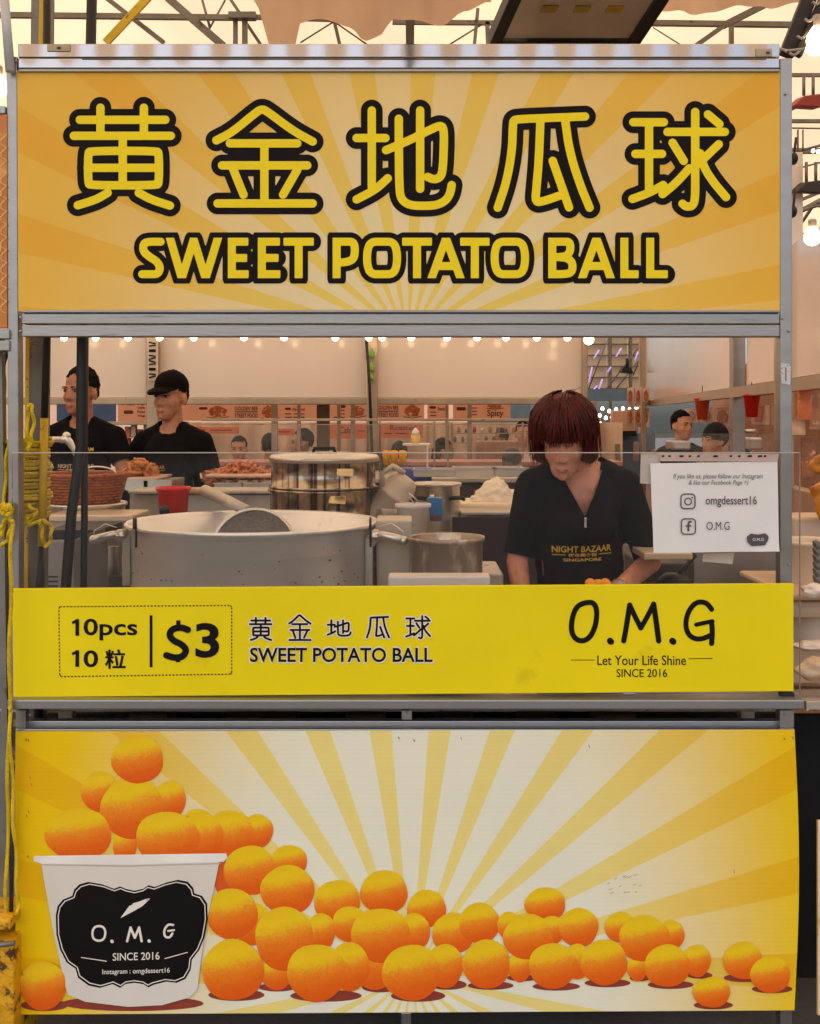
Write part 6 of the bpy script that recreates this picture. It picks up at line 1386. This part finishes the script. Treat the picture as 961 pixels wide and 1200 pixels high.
t, bvh, emit, hs, small, HR = person(x - .015, 3.2, ez - 1.576 * sc_, R(-22), sc_ * .985, 'man in a dark cap and black T-shirt looking towards the left', mskin2, blacktee, 'short', yaw=R(0), pitch=R(3), arms=[((-.27, -.06, 1.12), (-.17, -.30, 1.10)), ((.24, .02, 1.1), (.23, -.05, .85))], vox=.0065, trousers=jeans)
shirt_print(t, bvh, emit, goldp, -.055, 1.19, .17, NB, .1)
piv, INV = HR
bm = remesh([hs(sph((0, .012, 1.658), (.084, .101, .084), 12)), hs(sph((0, .015, 1.645), (.083, .10, .06), 12))], .006, 1, 'cap', .002, 20)
bmesh.ops.delete(bm, geom=[v for v in bm.verts if INV(v.co).z < 1.645], context='VERTS'); capm_ = mat('dark_cap_cloth', (20, 14, 13), .95, 0, .15, 20, bump=.2, bscale=60, spec=.08); emit(bm, 'cap', capm_)
pts = []
for yv, wv, zz in ((-.08, .078, 1.652), (-.12, .07, 1.644), (-.15, .055, 1.634), (-.168, .03, 1.627)):
    for k in range(-4, 5): pts.append(Vector((wv * k / 4, yv + .012 * abs(k / 4) ** 2 * 2, zz - .010 * (k / 4) ** 2))); pts.append(pts[-1] + Vector((0, 0, .006)))
bm = bmesh.new(); hull(bm, hs(pts)); emit(bm, 'cap_brim', capm_)

# people far behind
def shirtm(n, c): return mat(n, c, .85, 0, .15, 14, bump=.2, bscale=20)
def far(px, top_py, Y, face, label, skin, shirt, hair='short', yaw=0, pitch=0, s=1.0, female=False, hairm=hairb):
    k = (D + Y) / F; z = H + (490 - top_py) * k; person((px - 480.5) * k, Y, z - 1.75 * s, face, s, label, skin, shirt, hair, hairm, yaw, pitch, vox=.012, female=female, trousers=jeans)
fs = skinv('fair_skin_far', (206, 148, 116))
far(799, 474, 6.0, R(15), 'young man in black shirt with thick black hair behind the glass screen', fs, blacktee, yaw=R(12), s=.95)
far(838, 489, 5.2, R(60), 'person in a black beanie facing left behind the glass screen', fs, shirtm('grey_maroon_shirt', (120, 84, 80)), 'beanie', yaw=R(-125), s=.95)
far(866, 503, 4.6, R(180), 'person in a pale pink shirt seen from behind, right of the beanie', fs, shirtm('pale_pink_shirt', (226, 176, 156)), 'short', s=.9)
far(280, 505, 7.2, R(0), 'boy in a red T-shirt behind the fried snacks', fs, shirtm('red_shirt', (190, 66, 44)), s=.95)
far(316, 502, 7.4, R(180), 'person in dark blue seen from behind right of the boy in red', fs, shirtm('navy_shirt', (50, 52, 66)), s=.95)
far(354, 496, 7.0, R(-60), 'man in grey jacket with red sling facing left', fs, shirtm('grey_jacket', (100, 90, 88)), yaw=R(-20), s=.98)
far(468, 511, 7.4, R(180), 'person with short black hair seen from behind above the orange cups', fs, shirtm('dark_grey_shirt', (80, 70, 68)), s=.95)
far(521, 508, 7.6, R(70), 'woman with tied black hair in white blouse in side view', fs, shirtm('white_blouse', (214, 196, 186)), 'bun', s=.9, female=True, yaw=R(10))
far(613, 488, 8.4, R(5), 'distant person with a white scarf left of the woman head', fs, shirtm('white_scarf', (224, 206, 196)), s=1.0, female=True)
far(445, 524, 5.4, R(150), 'blurred brown haired person right above the steamer', fs, shirtm('brown_shirt', (140, 96, 76)), s=.9)
far(601, 519, 5.6, R(150), 'seated person with dark brown hair directly left of the woman', fs, shirtm('dark_brown_shirt', (60, 44, 40)), 'bun', s=.9, female=True, hairm=mat('dark_brown_hair', (44, 28, 20), .5, 0, .4, 50))
far(585, 497, 9.0, R(-80), 'distant dark haired person beside the far shelf', fs, shirtm('mauve_shirt', (110, 80, 84)), s=.95)

# red cups hanging in front of the side stall posters
for px_, y0, y1, rp_, lb in ((823, 466, 492, 9, 'orange red cup hanging right of the young man head'), (881, 462, 489, 10, 'bright red cup hanging between the grey post and the stall post')):
    q = SP(px_, 0); Yq = q.y - .15; c = P(px_, y1, Yq); r = px2m(rp_, Yq); hh = px2m(y1 - y0, Yq); t = thing('red_cup', c, lb, 'cup')
    b = MB(); b.lathe(c, [(.001, 0), (r * .62, 0), (r * .95, hh * .9), (r * 1.08, hh * .92), (r * 1.08, hh), (r * .9, hh), (r * .58, .004), (.001, .004)], 28); b.build('body', redp if px_ > 850 else mat('orange_red_plastic', (222, 84, 48), .4, 0, .1, 8), t)
    b = MB(); b.tube([c + Vector((0, 0, hh)), P(px_, y0 - 14, Yq)], .003, 5); b.build('string', wire, t)

# screws, worn sticker and tape remains on the frame
for x, y in ((24, 372), (24, 388), (917, 373), (925, 388), (921, 60), (19, 72), (35, 838), (477, 838), (920, 838), (10, 826), (938, 826), (925, 662), (921, 110)):
    b = MB(); c = P(x, y, -.004 if y < 800 else (-.048 if y < 846 and y != 826 else -.03)); c.y = -.0835 if y == 826 else (-.047 if y == 838 and x != 477 else (-.022 if x == 477 else -.005))
    b.lathe(c, [(.001, .0025), (.0028, .002), (.0036, 0), (.0036, -.001)], 12, M=Matrix.Rotation(R(90), 3, 'X')); b.build('screw', steel_dull, frame)
b = MB(); b.face([P(916, 449, -.0012), P(926, 451, -.0012), P(927, 427, -.0012), P(915, 425, -.0012)]); st_ = b.build('torn_sticker', mat('torn_sticker', (206, 206, 206), .6, 0, .1, 60, rgb2=(120, 118, 124), cut=.56), frame)
b = MB(); EPS[0] = .0012; ribbon(b, [(921, 431), (921, 446)], 1.3, -.0012); b.build('sticker_print', mat('grey_red_print', (120, 90, 96), .6), st_)
